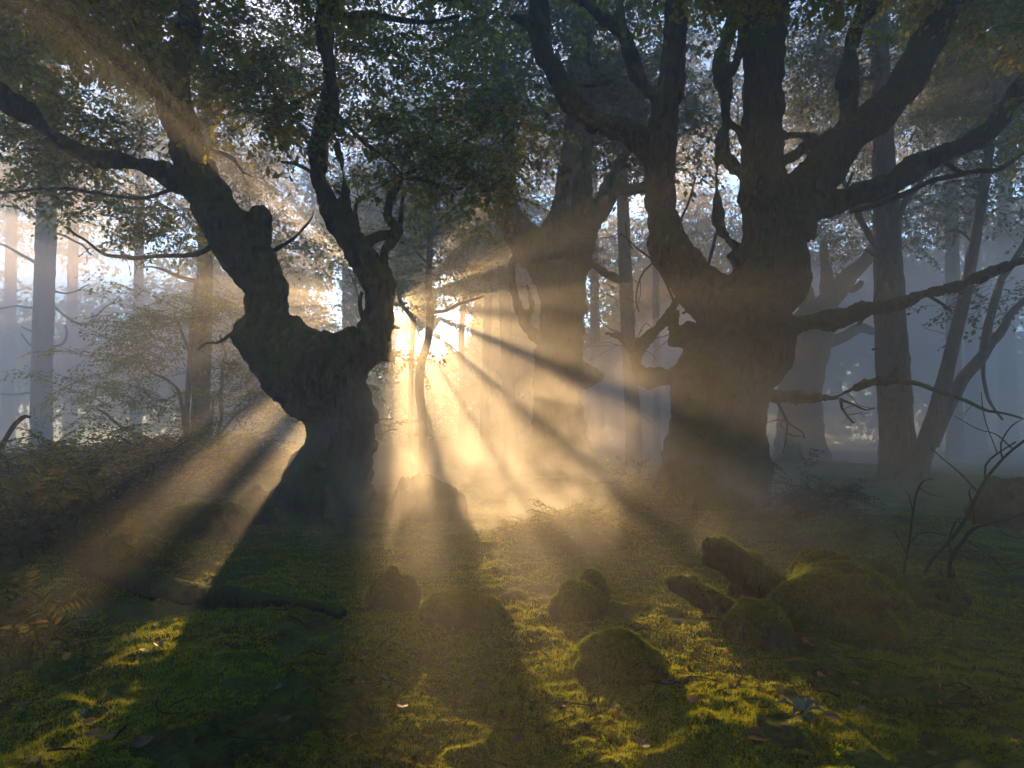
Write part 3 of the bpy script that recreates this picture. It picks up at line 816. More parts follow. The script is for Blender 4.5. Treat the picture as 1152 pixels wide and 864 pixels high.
stem('wood_tree', 'leaning twin-stemmed tree tilting to the right edge, beside the dark upright trunk',
     [(1022, 548, 28), (1036, 515, 23), (1050, 475, 19), (1062, 430, 16), (1074, 380, 14), (1086, 330, 13), (1096, 275, 12), (1105, 220, 11), (1113, 165, 10), (1122, 100, 8), (1130, 20, 7)], 11.0, 652,
     [(1120, 330, 26, 16, 12), (1140, 230, 40, 30, 20), (1130, 60, 60, 50, 50)],
     [[(1046, 500, 20), (1060, 470, 16), (1080, 430, 14), (1105, 400, 12), (1125, 372, 9), (1145, 345, 8), (1165, 330, 7)], [(1108, 396, 11), (1112, 360, 9), (1122, 325, 8), (1135, 300, 7), (1160, 260, 6)],
      [(1108, 200, 4), (1125, 170, 3), (1150, 148, 2)], [(1096, 275, 3), (1080, 262, 2.4), (1060, 262, 2)], [(1106, 396, 5), (1108, 430, 4), (1116, 455, 3), (1130, 472, 2.5)]], 1.1, loose=True)
for i, (px, w, dd, lab) in enumerate([(1075, 17, 19, 'grey trunk behind the leaning twin-stemmed tree'), (1098, 20, 22, 'wide faint trunk right of the leaning tree foot'),
                                      (1135, 18, 24, 'misty trunk near the right edge of the wood'),
                                      (672, 12, 27, 'faint trunk in the mist right of the central beech')]):
    by = HY + FPX * CAM_H / dd
    stem('wood_tree', lab, [(px, by, w), (px - 2, 400, w * .9), (px - 4, 250, w * .8), (px - 5, 60, w * .65), (px - 5, -80, w * .5)], dd, 660 + i,
         [(px, 40, 70, 60, 50), (px + 20, 150, 70, 50, 40), (px - 20, 230, 50, 40, 20)], [[(px, 380, 2), (px - 20, 374, 1.5), (px - 36, 366, 1)], [(px, 330, 2), (px + 26, 322, 1.5), (px + 40, 312, 1)]], 2.0)

# far woods closing the view: leaves that read as one mass
SUN_PX = CX + FPX * math.tan(SUN_AZ)
SUN_PY = HY - FPX * math.tan(SUN_EL) / math.cos(SUN_AZ)
# gaps cut into the far foliage to shape the sunbeams, placed about the sun's position:
# (from angle, to angle, inner and outer radius), angles in degrees clockwise from the right
BEAM_GAPS = [(77, 89, 33, 66), (58.5, 73, 37, 74), (43.5, 55.5, 44, 82), (24, 40, 54, 92), (9.5, 20.5, 46, 88), (-4.5, 5, 46, 86), (-27, -20, 44, 80),
        (120, 128.5, 50, 86), (135, 141.5, 46, 80), (250, 262, 38, 58), (310, 322, 46, 64), (214, 222, 52, 68)]
def in_beam_gaps(px, py, grow=0.0, wob=0.0):
    dx, dy = px - SUN_PX, py - SUN_PY
    rr = np.hypot(dx, dy); an = np.degrees(np.arctan2(dy, dx))
    hit = ((dx - 6) / 9.5) ** 2 + ((dy - 9) / 14.0) ** 2 < 1
    for (a0, a1, r0, r1) in BEAM_GAPS:
        da = np.abs((an - (a0 + a1) / 2 + 180) % 360 - 180)
        hit |= (da + (wob - grow) / np.maximum(rr, 5) * 57.3 < (a1 - a0) / 2) & (rr > r0 - grow) & (rr < r1 + grow)
    return hit
def far_woods():
    PP = []
    r = np.random.default_rng(9)
    specs = [  # photo column, row, half width and height in pixels, distance, sprays
        (-260, 380, 150, 240, 33, 900), (-60, 390, 140, 100, 36, 460), (110, 400, 120, 90, 38, 420), (250, 390, 110, 130, 38, 800), (325, 400, 50, 130, 37, 700),
        (340, 420, 28, 90, 36, 300), (425, 250, 70, 80, 38, 420), (500, 240, 80, 80, 38, 420), (575, 300, 50, 120, 37, 500), (600, 440, 50, 100, 36, 500), (690, 380, 100, 150, 37, 900), (800, 360, 120, 170, 37, 1000),
        (940, 360, 120, 170, 36, 1000), (1080, 360, 120, 190, 35, 1000), (1230, 340, 140, 220, 33, 1100), (1400, 300, 160, 260, 31, 900),
        (300, 225, 100, 90, 38, 500), (200, 160, 100, 90, 38, 260), (60, 215, 120, 80, 38, 420), (20, 80, 110, 80, 38, 200), (480, 150, 90, 60, 38, 160), (620, 150, 130, 60, 38, 220),
        (780, 110, 150, 110, 38, 420), (950, 110, 150, 110, 38, 460), (1120, 100, 150, 110, 36, 520)]
    for i, (px, py, rx, ry, d, n) in enumerate(specs):
        n = int(n * 1.9 * (1.15 if py - ry * 0.5 > 250 or 300 < px < 660 else 0.6))
        d = d - 5
        PP.append(ellipsoid_points(at(px, py, d), (rx * d / FPX, 1.6, ry * d / FPX), n, 900 + i, 0.5, -0.25, 0.5))
    P = np.concatenate(PP)
    sx, sy = CX + FPX * P[:, 0] / P[:, 1], HY - FPX * (P[:, 2] - CAM_H) / P[:, 1]
    P = P[~(in_beam_gaps(sx, sy, 9.0) & (sy < SUN_PY - 5))]
    V, Q, M = foliage(P, 1.8, 77, SPRAYS_BIG, 0.5)
    # added leaf screen blocking the low sun except through the beam gaps
    D = 31.0
    n = 170000
    p = np.column_stack([r.uniform(385, 590, n), r.uniform(292, 508, n)])
    wob = 2.4 * vnoise(np.column_stack([p * 0.13, p[:, :1] * 0]), 8) + 1.8 * vnoise(np.column_stack([p * 0.35, p[:, :1] * 0]), 9)
    keep = ~in_beam_gaps(p[:, 0], p[:, 1], 0.5, wob)
    p = p[keep]; n = len(p)
    dd = D + r.uniform(-0.4, 0.4, n)
    S = np.column_stack([(p[:, 0] - CX) / FPX * dd, dd, CAM_H + (HY - p[:, 1]) / FPX * dd])
    U = r.normal(0, 1, (n, 3)); U /= np.linalg.norm(U, axis=1)[:, None]
    W = np.cross(U, r.normal(0, 1, (n, 3))); W /= np.linalg.norm(W, axis=1)[:, None]
    sz = r.uniform(0.035, 0.06, n)[:, None]
    V2 = np.stack([S - U * sz, S + W * sz * 0.66, S + U * sz, S - W * sz * 0.66], 1).reshape(-1, 3)
    V, Q, M = np.concatenate([V, V2]), np.concatenate([Q, np.arange(4 * n).reshape(-1, 4) + len(V)]), np.concatenate([M, np.zeros(n, int)])
    o = link('far_woods', mk_mesh('far_woods', V, [Q], [LEAF_FAR, TWIG], M))
    tag(o, 'far woodland foliage closing the view behind the mist, with an added screen shaping sunbeams', 'woods', kind='stuff')
far_woods()

def woods_behind():  # unseen foliage added behind the camera to keep skylight off the trunks
    PP = []
    for i in range(14):
        a = math.radians(-172 + i * 12.6)
        c = (13.5 * math.cos(a) * 1.3, 2 + 13.5 * math.sin(a), 4.5)
        PP.append(ellipsoid_points(c, (3.0, 1.4, 4.8), 170, 950 + i, 0.5, -0.3))
    P = np.concatenate(PP); P = P[P[:, 1] > -12.5]
    V, Q, M = foliage(P, 2.6, 78, SPRAYS_BIG, 0.5)
    tag(link('shade_woods', mk_mesh('shade_woods', V, [Q], [LEAF_FAR, TWIG], M)), 'added woodland foliage behind the clearing, unseen, blocking skylight', 'woods', kind='stuff')
woods_behind()

# ------------------------------------------------------------------ rocks, mounds, stumps, logs
def stone_material(name, dark, light, moss, mosscol):
    return bark_material(name, dark, light, moss, mosscol)
STONE = stone_material('mossy_stone', (0.012, 0.011, 0.010), (0.07, 0.066, 0.06), 1.1, (0.035, 0.055, 0.009))
EARTH = stone_material('mossy_earth', (0.010, 0.008, 0.005), (0.06, 0.042, 0.025), 0.55, (0.05, 0.065, 0.012))

def unit_ball(nu=72, nv=48):
    u = np.linspace(0, 2 * np.pi, nu, endpoint=False); v = np.linspace(-0.42 * np.pi, 0.5 * np.pi, nv)
    U, W = np.meshgrid(u, v)
    D = np.stack([np.cos(W) * np.cos(U), np.cos(W) * np.sin(U), np.sin(W)], -1).reshape(-1, 3)
    i = np.arange(nv - 1)[:, None] * nu; j = np.arange(nu)[None, :]
    Q = np.stack([i + j, i + (j + 1) % nu, i + nu + (j + 1) % nu, i + nu + j], -1).reshape(-1, 4)
    return D, Q

def normals_of(V, Q):
    n = np.cross(V[Q[:, 2]] - V[Q[:, 0]], V[Q[:, 3]] - V[Q[:, 1]])
    N = np.zeros_like(V)
    for k in range(4):
        np.add.at(N, Q[:, k], n)
    return N / (np.linalg.norm(N, axis=1)[:, None] + 1e-12)

def lump_shape(rx, ry, h, seed, rough=0.2, sharp=0.3, pk=(0, 0)):
    D, Q = unit_ball()
    s = 1 + rough * fbm(D * 1.5 + seed * 3.1, 3, seed) + sharp * 0.25 * (np.abs(vnoise(D * 2.6 + seed, seed + 1)) - 0.4) + 0.05 * fbm(D * 7 + seed, 3, seed + 2)
    V = D * s[:, None] * np.array([rx, ry, h])
    V[:, 0] += pk[0] * np.clip(V[:, 2], 0, None); V[:, 1] += pk[1] * np.clip(V[:, 2], 0, None)
    return V, Q

def lump(name, label, cat, px, py, wpx, hpx, seed, mat, depth=0.9, rough=0.2, sharp=0.3, moss_n=3000, group=None, pk=(0, 0), extra=(), moss_h=0.012, d=None):
    """a rock or mound whose foot stands at row py; size in photo pixels at its own distance"""
    d = d or FPX * CAM_H / (py - HY)
    k = d / FPX
    b = at(px, py, d); b[2] = gz(b[0], b[1])
    root = thing(name, label, cat, b, group)
    rx = wpx * k / 2; h = hpx * k
    mb = MB()
    parts = [(0, 0, rx, rx * depth, h, seed)] + [(e[0] * k, e[3] if len(e) > 3 else 0.0, e[1] * k / 2, e[1] * k / 2 * depth, e[2] * k, seed + 7 + i) for i, e in enumerate(extra)]
    VV = []; NN = []
    for (ox, oy, ax, ay, ah, sd) in parts:
        V, Q = lump_shape(ax, ay, ah, sd, rough, sharp, pk)
        V = V + np.array([ox, oy, -0.02])
        mb.add(V, Q)
        VV.append(V); NN.append(normals_of(V, Q))
    link('stone' if mat is STONE else 'body', mb.mesh('lump', [mat], True), root)
    if moss_n:
        V = np.concatenate(VV); N = np.concatenate(NN)
        QQ = np.concatenate([Q + i * len(VV[0]) for i in range(len(VV))])
        r = np.random.default_rng(seed)
        A, B, Cc, Dd = (V[QQ[:, k]] for k in range(4))
        area = np.linalg.norm(np.cross(Cc - A, Dd - B), axis=1)
        mid = (A + B + Cc + Dd) / 4; FN = N[QQ].mean(1)
        w = area * np.clip(FN[:, 2] * 1.0 + 0.1 + 1.5 * fbm((mid + b) * 5, 3, seed), 0, 0.8) * (mid[:, 2] > -0.03)
        moss_n *= 4
        idx = r.choice(len(QQ), moss_n, p=w / w.sum())
        u, v = r.uniform(0, 1, (moss_n, 1)), r.uniform(0, 1, (moss_n, 1))
        P = (A[idx] * (1 - u) + B[idx] * u) * (1 - v) + (Dd[idx] * (1 - u) + Cc[idx] * u) * v
        N = FN
        BV, T = blades(P, N[idx], moss_h * (0.7 + 0.06 * d), 0.0012 * (1 + 0.15 * d), 0.7, seed)
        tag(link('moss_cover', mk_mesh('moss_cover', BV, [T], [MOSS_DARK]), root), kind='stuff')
    return root, b

lump('mossy_boulder', 'largest mossy boulder, right of the two broken log stubs, lit green on its left shoulder', 'boulder', 940, 702, 170, 74, 11, STONE, 0.8, 0.22, 0.5, 16000, extra=[(-38, 80, 58, -0.05), (62, 90, 44, 0.15), (10, 110, 86, 0.2)], moss_h=0.016)
lump('mossy_boulder', 'small rounded mossy rock leaning against the left foot of the largest boulder', 'boulder', 852, 716, 76, 42, 12, STONE, 0.9, 0.15, 0.3, 4500)
lump('mossy_boulder', 'smooth dark round mossy rock alone on the moss in the middle foreground', 'boulder', 694, 755, 112, 50, 13, STONE, 0.8, 0.12, 0.35, 9000, pk=(-0.05, 0.1))
lump('rock', 'dark pointed rock in the old beech shadow, left of the low brown mound', 'rock', 440, 682, 66, 42, 14, STONE, 0.8, 0.18, 0.7, 900, pk=(0.05, 0))
lump('earth_mound', 'low flat brown mound beside the dark pointed rock', 'mound', 530, 700, 108, 40, 15, EARTH, 0.7, 0.12, 0.25, 2600, pk=(-0.5, 0))
lump('rock', 'rounded rock with a second hump behind it, rim-lit in the middle distance', 'rock', 650, 690, 68, 38, 16, STONE, 0.8, 0.15, 0.4, 2600, extra=[(22, 46, 44, 0.25)])
lump('earth_mound', 'lumpy bank of earth just right of the old beech foot, veiled by a sunbeam', 'mound', 482, 588, 72, 56, 17, EARTH, 0.8, 0.25, 0.6, 1500, extra=[(-22, 44, 48), (24, 40, 44)])
lump('earth_mound', 'mossy hump against the left root of the old beech', 'mound', 287, 594, 44, 36, 18, EARTH, 0.9, 0.2, 0.5, 1500, extra=[(-26, 30, 20, -0.1)])
lump('earth_mound', 'broad low mossy mound left of the old beech, gilded along its top', 'mound', 215, 612, 96, 38, 19, EARTH, 0.8, 0.22, 0.5, 2600, extra=[(40, 46, 36, 0.1), (-40, 60, 26)])
lump('earth_mound', 'dark heap of earth and roots cut by the right edge of the photo', 'mound', 1150, 596, 110, 60, 20, EARTH, 0.7, 0.25, 0.6, 800, extra=[(-28, 50, 44)])
lump('earth_mound', 'dark brushy heap behind the right end of the largest boulder', 'mound', 1040, 676, 90, 40, 22, EARTH, 0.8, 0.3, 0.6, 700, extra=[(-46, 60, 50, 0.1)])
lump('rock', 'little grey stone half sunk in the moss right of the largest boulder', 'rock', 1060, 708, 14, 7, 25, STONE, 0.9, 0.2, 0.6, 0)

def log(name, label, cat, pts, d, seed, voxel=0.016, moss_n=1500, mat=None, lying=False):
    pts = pts if isinstance(pts[0], list) else [pts]
    b = at(pts[0][0][0], pts[0][0][1], d); b[2] = gz(b[0], b[1])
    root = thing(name, label, cat, b)
    mb = MB()
    for i, p in enumerate(pts):
        if lying and i == 0:
            P = [at(q[0], q[1], FPX * CAM_H / (q[1] + q[2] * 0.4 - HY)) for q in p]
            R = [q[2] * k[1] / FPX / 2 for q, k in zip(p, P)]
            P = [(k[0], k[1], gz(k[0], k[1]) + 0.6 * r_) for k, r_ in zip(P, R)]
            tube(mb, P, R, 0.04, 16, 0.16, seed)
            continue
        px_tube(mb, p, d, step=0.04, seg=16, wob=0.16, seed=seed + i)
    V, N, Q, T = fuse(mb, voxel, 1)
    V = gnarl(V, N, 0.6, seed, 1.6)
    link('wood', MB().add(V, Q, T).mesh('wood', [mat or BARK_DEAD], True, b), root)
    if moss_n:
        r = np.random.default_rng(seed)
        w = np.clip(N[:, 2] - 0.1, 0, None) ** 1.5
        idx = r.choice(len(V), moss_n, p=w / w.sum())
        BV, T2 = blades(V[idx], N[idx], 0.012 * (0.7 + 0.08 * d), 0.0016 * (1 + 0.2 * d), 0.5, seed)
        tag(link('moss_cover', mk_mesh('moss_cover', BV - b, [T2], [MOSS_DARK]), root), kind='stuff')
    return root

log('log_stub', 'upper broken log stub jutting up to the left beside the largest boulder', 'log', [[(880, 682, 44), (856, 658, 40), (832, 636, 34), (812, 622, 36), (800, 614, 34), (794, 611, 22)], [(812, 622, 30), (800, 612, 24), (796, 606, 14)], [(806, 625, 24), (797, 628, 20), (794, 632, 12)], [(838, 642, 20), (846, 630, 15), (850, 624, 8)], [(834, 646, 16), (826, 664, 10), (820, 672, 6)]], 4.5, 41, 0.011)
log('log_stub', 'lower broken log stub lying in front of the other stub, pointing left', 'log', [[(850, 704, 34), (815, 686, 31), (788, 671, 26), (770, 661, 22), (758, 655, 15), (753, 653, 8)], [(786, 668, 16), (781, 656, 10), (779, 650, 5)], [(765, 657, 14), (757, 662, 9)], [(812, 690, 16), (806, 702, 9)]], 4.2, 42, 0.011)
log('fallen_log', 'long dark fallen trunk lying across the moss at the left', 'log', [[(100, 652, 24), (150, 658, 30), (215, 668, 28), (270, 678, 22), (320, 683, 17), (360, 685, 13), (374, 690, 13), (382, 702, 11)]], 4.45, 43, moss_n=500, lying=True)
log('tree_stump', 'pointed broken stump in the fog behind the foot of the great beech', 'stump', [(886, 540, 40), (888, 522, 30), (894, 508, 18), (897, 500, 9)], 15.2, 44, 0.03, 0)
log('fallen_log', 'short sawn log lying in the fog right of the pointed stump', 'log', [(908, 532, 24), (922, 531, 25), (938, 532, 23)], 14.2, 45, 0.03, 0)

# ------------------------------------------------------------------ shrubs, ferns, brambles
DRY = leaf_material('bracken_frond', [(0.03, 0.04, 0.012), (0.045, 0.04, 0.014), (0.06, 0.04, 0.018), (0.04, 0.055, 0.012)],
                    [(0.12, 0.14, 0.02), (0.18, 0.15, 0.03), (0.22, 0.14, 0.03), (0.16, 0.2, 0.03)], 0.4)

def make_frond(seed, n=13, L=0.6):
    r = np.random.default_rng(seed)
    V, Q, M = [], [], []
    c = 0
    p = np.zeros(3); a = 1.15; prev = p
    for i in range(n):
        a -= r.uniform(0.09, 0.16)
        q = p + np.array([math.cos(a), r.normal(0, 0.06), math.sin(a)]) * L / n
        w = 0.004
        V += [p + [0, w, 0], p - [0, w, 0], q - [0, w * .8, 0], q + [0, w * .8, 0]]; Q.append([c, c + 1, c + 2, c + 3]); M.append(1); c += 4
        pl = L * 0.34 * math.sin(math.pi * (0.18 + 0.8 * (i + 0.5) / n)) * r.uniform(0.8, 1.1)
        t = (q - p) / np.linalg.norm(q - p)
        for s in (-1, 1):
            dv = t * 0.45 + np.array([0, s * 0.9, r.normal(-0.12, 0.12)])
            e = q + dv * pl
            side = t * L / n * 0.36
            m1 = q + dv * pl * 0.4
            V += [q - side * 0.6, m1 + side, e, m1 - side]; Q.append([c, c + 1, c + 2, c + 3]); M.append(0); c += 4
        p = q
    return np.array(V), np.array(Q), np.array(M)
FRONDS = [make_frond(500 + k) for k in range(6)]
SPRAYS_SMALL = [make_spray(400 + k, nside=5, L=0.34, leaf=0.032, per=5) for k in range(6)]

def shrub(name, label, px, py, wpx, hpx, seed, n_leaf=60, n_stem=14, protos=None, scale=1.0, mats=None, d=None, stems_px=(), group=None, cat='shrub', depth=0.7, tip=(0, 0)):
    d = d or FPX * CAM_H / (py - HY)
    k = d / FPX
    b = at(px, py, d); b[2] = gz(b[0], b[1])
    root = thing(name, label, cat, b, group)
    r = np.random.default_rng(seed)
    rx, h = wpx * k / 2, hpx * k
    mb = MB()
    for i in range(n_stem):
        a = r.uniform(0, 2 * np.pi); rr = math.sqrt(r.uniform(0, 1))
        f = np.array([math.cos(a) * rx * rr * 0.6, math.sin(a) * rx * rr * depth * 0.6, -0.05])
        e = np.array([math.cos(a) * rx * rr * 1.15, math.sin(a) * rx * rr * depth * 1.15, h * r.uniform(0.6, 1.15) * (1 - 0.4 * rr)])
        mid = (f + e) / 2 + np.array([r.normal(0, 0.1 * rx), r.normal(0, 0.1 * rx), h * 0.18])
        w = 0.0035 + 0.0012 * d * 0.4
        tube(mb, b + [f, mid, e, e + np.array([r.normal(0, 0.2 * rx), r.normal(0, 0.1 * rx), -h * 0.1])], [w, w * .8, w * .5, w * .3], 0.06, 5, 0, seed + i, kink=0.05)
    for i, s in enumerate(stems_px):
        px_tube(mb, s, d, step=0.04, seg=6, wob=0.15, seed=seed + 90 + i, kink=0.025, wscale=0.68)
    if mb.n:
        link('stems', mb.mesh('stems', [TWIG], True, b), root)
    if n_leaf:
        P = ellipsoid_points(b + np.array([0, 0, h * 0.25]), (rx, rx * depth, h * 0.75), n_leaf, seed, 2.2 / max(0.4, rx), -0.2, 0.5)
        P = P[P[:, 2] > b[2] - 0.02]
        V, Q, M = foliage(P, scale, seed, protos or SPRAYS_SMALL, 0.4)
        link('foliage', mk_mesh('foliage', V - b, [Q], mats or [LEAF, TWIG], M), root)
    return root

shrub('leafy_shrub', 'tall leafy shrub at the left edge, a bare bent branch rising from it', 30, 606, 170, 105, 71, 420, 22, d=6.9, scale=1.25,
      stems_px=[[(-14, 560, 10), (-4, 520, 9), (6, 495, 8), (18, 476, 7), (30, 467, 6), (35, 468, 4)], [(60, 560, 3), (56, 530, 3), (44, 510, 2)]])
shrub('bracken', 'tangle of brown bracken in front of the tall leafy shrub', 50, 668, 210, 70, 72, 130, 16, FRONDS, 0.62, [DRY, TWIG], d=5.2, cat='fern')
shrub('bracken', 'upright tuft of bracken and grass lit gold at the left end of the fallen trunk', 138, 668, 80, 56, 73, 70, 12, FRONDS, 0.5, [DRY, TWIG], d=4.9, cat='fern')
shrub('bracken', 'dark bracken at the left edge in the shadowed foreground', -10, 742, 190, 60, 74, 40, 10, FRONDS, 0.55, [DRY, TWIG], d=3.5, cat='fern')
shrub('bramble', 'long low bramble thicket under the leafy sapling in the mist', 150, 570, 230, 42, 75, 420, 20, d=9.2, scale=1.5)
shrub('bramble', 'low brown thicket behind the gilded mound on the left', 130, 606, 150, 48, 76, 260, 18, d=7.2, scale=1.1, mats=[DRY, TWIG])
shrub('bramble', 'misty thicket at the foot of the straight brown trunk', 265, 548, 130, 40, 77, 280, 16, d=11.8, scale=1.9)
lump('earth_mound', 'wide dark bank in the middle of the clearing, under the heather', 'mound', 645, 617, 150, 34, 26, EARTH, 0.7, 0.2, 0.4, 4000, extra=[(-40, 70, 20), (40, 80, 24, 0.1)])
shrub('heather_clump', 'low heather growing on the wide bank, its left crest fringed with lit leaves', 640, 614, 156, 38, 78, 1000, 24, d=6.4, scale=0.7, depth=0.6)
shrub('bramble', 'scrubby bramble against the left root of the great beech', 712, 590, 56, 44, 79, 110, 14, d=8.0, scale=1.0, stems_px=[[(715, 580, 2.5), (700, 545, 2), (685, 545, 1.6), (672, 560, 1.3)], [(720, 580, 2.5), (708, 540, 2), (698, 528, 1.3)]])
shrub('bramble', 'low russet scrub at the right root of the great beech', 915, 606, 90, 44, 80, 150, 20, d=7.4, scale=0.9, mats=[DRY, TWIG])
shrub('bare_shrub', 'bare arching shrub growing behind the brushy heap at the right edge', 1066, 648, 30, 20, 81, 0, 6, d=4.95, stems_px=[
    [(1068, 650, 8), (1070, 630, 7), (1086, 607, 6), (1096, 594, 5), (1115, 588, 4), (1134, 583, 4), (1160, 574, 3)],
    [(1040, 648, 5), (1047, 632, 5), (1070, 607, 5.5), (1086, 585, 6), (1096, 565, 5.5), (1109, 539, 5), (1128, 517, 4.5), (1151, 497, 4), (1180, 474, 3.5)],
    [(1109, 540, 4), (1109, 523, 3.5), (1122, 510, 3), (1144, 496, 2.5)], [(1099, 553, 3), (1079, 530, 2.5), (1062, 515, 2), (1047, 502, 1.6)],
    [(1071, 629, 3.5), (1068, 604, 3), (1078, 583, 2.5), (1082, 590, 1.6)], [(1096, 590, 3), (1095, 570, 3), (1090, 552, 2.5), (1094, 545, 1.6)],
    [(1128, 517, 3), (1125, 500, 2.5), (1136, 480, 2), (1150, 470, 1.6)], [(1140, 506, 2.5), (1120, 488, 2), (1100, 482, 1.6), (1075, 466, 1.3)],
    [(1086, 606, 2), (1105, 620, 1.8), (1122, 638, 1.4), (1130, 646, 1.2)], [(1120, 588, 2), (1130, 600, 1.5), (1150, 606, 1.2)], [(1122, 510, 2), (1108, 470, 1.6), (1104, 440, 1.2)]])
shrub('bare_shrub', 'small bare twiggy bush left of the arching shrub', 1019, 652, 20, 14, 82, 0, 4, d=4.9, stems_px=[
    [(1017, 650, 4.5), (1018, 633, 4), (1023, 611, 4), (1026, 581, 3.5), (1029, 556, 3), (1037, 541, 2.5), (1050, 538, 1.8)],
    [(1023, 612, 3), (1034, 601, 2.5), (1048, 598, 2), (1066, 601, 1.5)], [(1020, 622, 2.5), (1012, 610, 2), (1005, 597, 1.4)], [(1027, 575, 2), (1020, 556, 1.6), (1016, 552, 1.2)], [(1033, 548, 2), (1044, 556, 1.5), (1060, 560, 1.2)]])

# tufts of grass stems
GRASS = leaf_material('grass_blade', [(0.04, 0.05, 0.012), (0.08, 0.06, 0.02)], [(0.16, 0.17, 0.03), (0.24, 0.16, 0.04)], 0.5)
def grass_tuft(label, px, py, n, hpx, seed, spread=12):
    d = FPX * CAM_H / (py - HY); k = d / FPX
    b = at(px, py, d); b[2] = gz(b[0], b[1])
    r = np.random.default_rng(seed)
    mb = MB()
    for i in range(n):
        x = r.normal(0, spread * k * 0.5); y = r.normal(0, spread * k * 0.4)
        h = hpx * k * r.uniform(0.4, 1.0); l = r.normal(0, 0.25, 2) * h
        p = b + np.array([x, y, -0.02])
        tube(mb, [p, p + [l[0] * .3, l[1] * .3, h * .6], p + [l[0], l[1], h]], [0.0022, 0.0018, 0.0009], 0.03, 4, 0, seed + i)
    o = link('grass_tuft', mb.mesh('grass_tuft', [GRASS], True, b), None, b)
    return tag(o, label, 'grass tuft')
grass_tuft('thin dry grass stems standing between the dark rock and the brown mound', 480, 688, 9, 50, 91, 14)
grass_tuft('sparse grass stems at the left edge of the gilded moss', 170, 672, 16, 26, 92, 30)
grass_tuft('short grass tuft by the small rock at the foot of the largest boulder', 858, 722, 14, 22, 93, 24)
grass_tuft('few grass blades in front of the largest boulder', 960, 724, 10, 24, 94, 30)
grass_tuft('wispy grass at the left shadowed foreground near a yellow leaf', 60, 752, 18, 40, 95, 60)

# bluish rosette plant
ROS = leaf_material('glaucous_leaf', [(0.06, 0.10, 0.095), (0.08, 0.13, 0.12)], [(0.05, 0.09, 0.07), (0.06, 0.1, 0.08)], 0.25)
def rosette(px, py, d):
    b = at(px, py, d); b[2] = gz(b[0], b[1]) + 0.01
    root = thing('rosette_plant', 'small pale bluish plant with pointed leaves at the bottom right', 'plant', b)
    for i, (a, L, up) in enumerate([(0.3, 0.10, 0.5), (1.3, 0.08, 0.7), (2.3, 0.10, 0.55), (2.9, 0.13, 0.35), (3.9, 0.09, 0.4), (4.8, 0.10, 0.2), (5.7, 0.11, 0.35)]):
        n = 9; V = []
        for j in range(n):
            t = j / (n - 1); w = 0.018 * math.sin(math.pi * min(0.97, 0.12 + 0.85 * t)) + 0.0015
            c = np.array([math.cos(a), math.sin(a), 0]) * L * t + np.array([0, 0, L * (up * math.sin(t * 2.4))])
            s = np.array([-math.sin(a), math.cos(a), 0])
            V += [c - s * w + [0, 0, w * .35], c, c + s * w + [0, 0, w * .35]]
        Q = [[3 * j + k, 3 * j + k + 1, 3 * j + k + 4, 3 * j + k + 3] for j in range(n - 1) for k in (0, 1)]
        link('leaf', mk_mesh('leaf', np.array(V), [np.array(Q)], [ROS], smooth=True), root)
    return root
rosette(902, 826, 2.6).scale = (0.8,) * 3

# ------------------------------------------------------------------ fallen leaves and twigs
def dead_leaf_material(name, c0, c1, tr):
    m, nt, out = new_mat(name)
    v, g = coords(nt, (60, 60, 60))
    n1 = nd(nt, 'ShaderNodeTexNoise', Scale=1.0, Detail=4.0); nt.links.new(v, n1.inputs['Vector'])
    c = ramp(nt, n1.outputs['Fac'], [(0.35, c0), (0.65, c1)])
    p = nd(nt, 'ShaderNodeBsdfPrincipled', Roughness=0.55); nt.links.new(c, p.inputs['Base Color'])
    t = nd(nt, 'ShaderNodeBsdfTranslucent'); t.inputs[0].default_value = (*tr, 1)
    mx = nd(nt, 'ShaderNodeMixShader', Fac=0.35); nt.links.new(p.outputs[0], mx.inputs[1]); nt.links.new(t.outputs[0], mx.inputs[2])
    nt.links.new(mx.outputs[0], out.inputs[0])
    return m
DL = [dead_leaf_material('brown_leaf', (0.05, 0.03, 0.018), (0.13, 0.08, 0.05), (0.2, 0.1, 0.03)),
      dead_leaf_material('grey_leaf', (0.10, 0.09, 0.09), (0.20, 0.18, 0.18), (0.1, 0.08, 0.06)),
      dead_leaf_material('orange_leaf', (0.20, 0.05, 0.012), (0.32, 0.10, 0.02), (0.5, 0.14, 0.02)),
      dead_leaf_material('yellow_leaf', (0.28, 0.15, 0.02), (0.40, 0.24, 0.03), (0.6, 0.35, 0.03))]
def leaf_mesh(seed, mat, L=0.075):
    r = np.random.default_rng(seed)
    n, V = 12, []
    curl = r.uniform(-0.5, 0.9); fold = r.uniform(0.1, 0.5)
    for j in range(n):
        t = j / (n - 1)
        w = L * 0.36 * math.sin(math.pi * (0.02 + 0.96 * t) ** 0.85) * (1 + 0.12 * (j % 2))
        x = L * t; z = curl * L * 0.5 * (t - 0.5) ** 2 * 2
        for s in (-1, -.5, 0, .5, 1):
            V.append((x, s * w, z + fold * abs(s) * w + r.normal(0, 0.0012)))
    V = np.array(V)
    Q = [[5 * j + k, 5 * j + k + 1, 5 * j + k + 6, 5 * j + k + 5] for j in range(n - 1) for k in range(4)]
    V = np.vstack([V, [(-0.022, 0.001, 0.003), (-0.022, -0.001, 0.003)]])
    Q.append([len(V) - 2, len(V) - 1, 2, 2 + 1][:3] + [3])
    return mk_mesh('fallen_leaf', V, [np.array(Q)], [mat], smooth=True)
LEAFM = [[leaf_mesh(1000 + 10 * m + k, DL[m]) for k in range(4)] for m in range(4)]
LAB = ['brown dead beech leaf lying on the moss', 'pale grey dead leaf lying on the moss', 'rust-red dead leaf lying on the sunlit moss']
LGR = ['brown dead leaves scattered on the moss', 'pale grey dead leaves scattered on the moss', 'rust-red dead leaves on the sunlit moss']
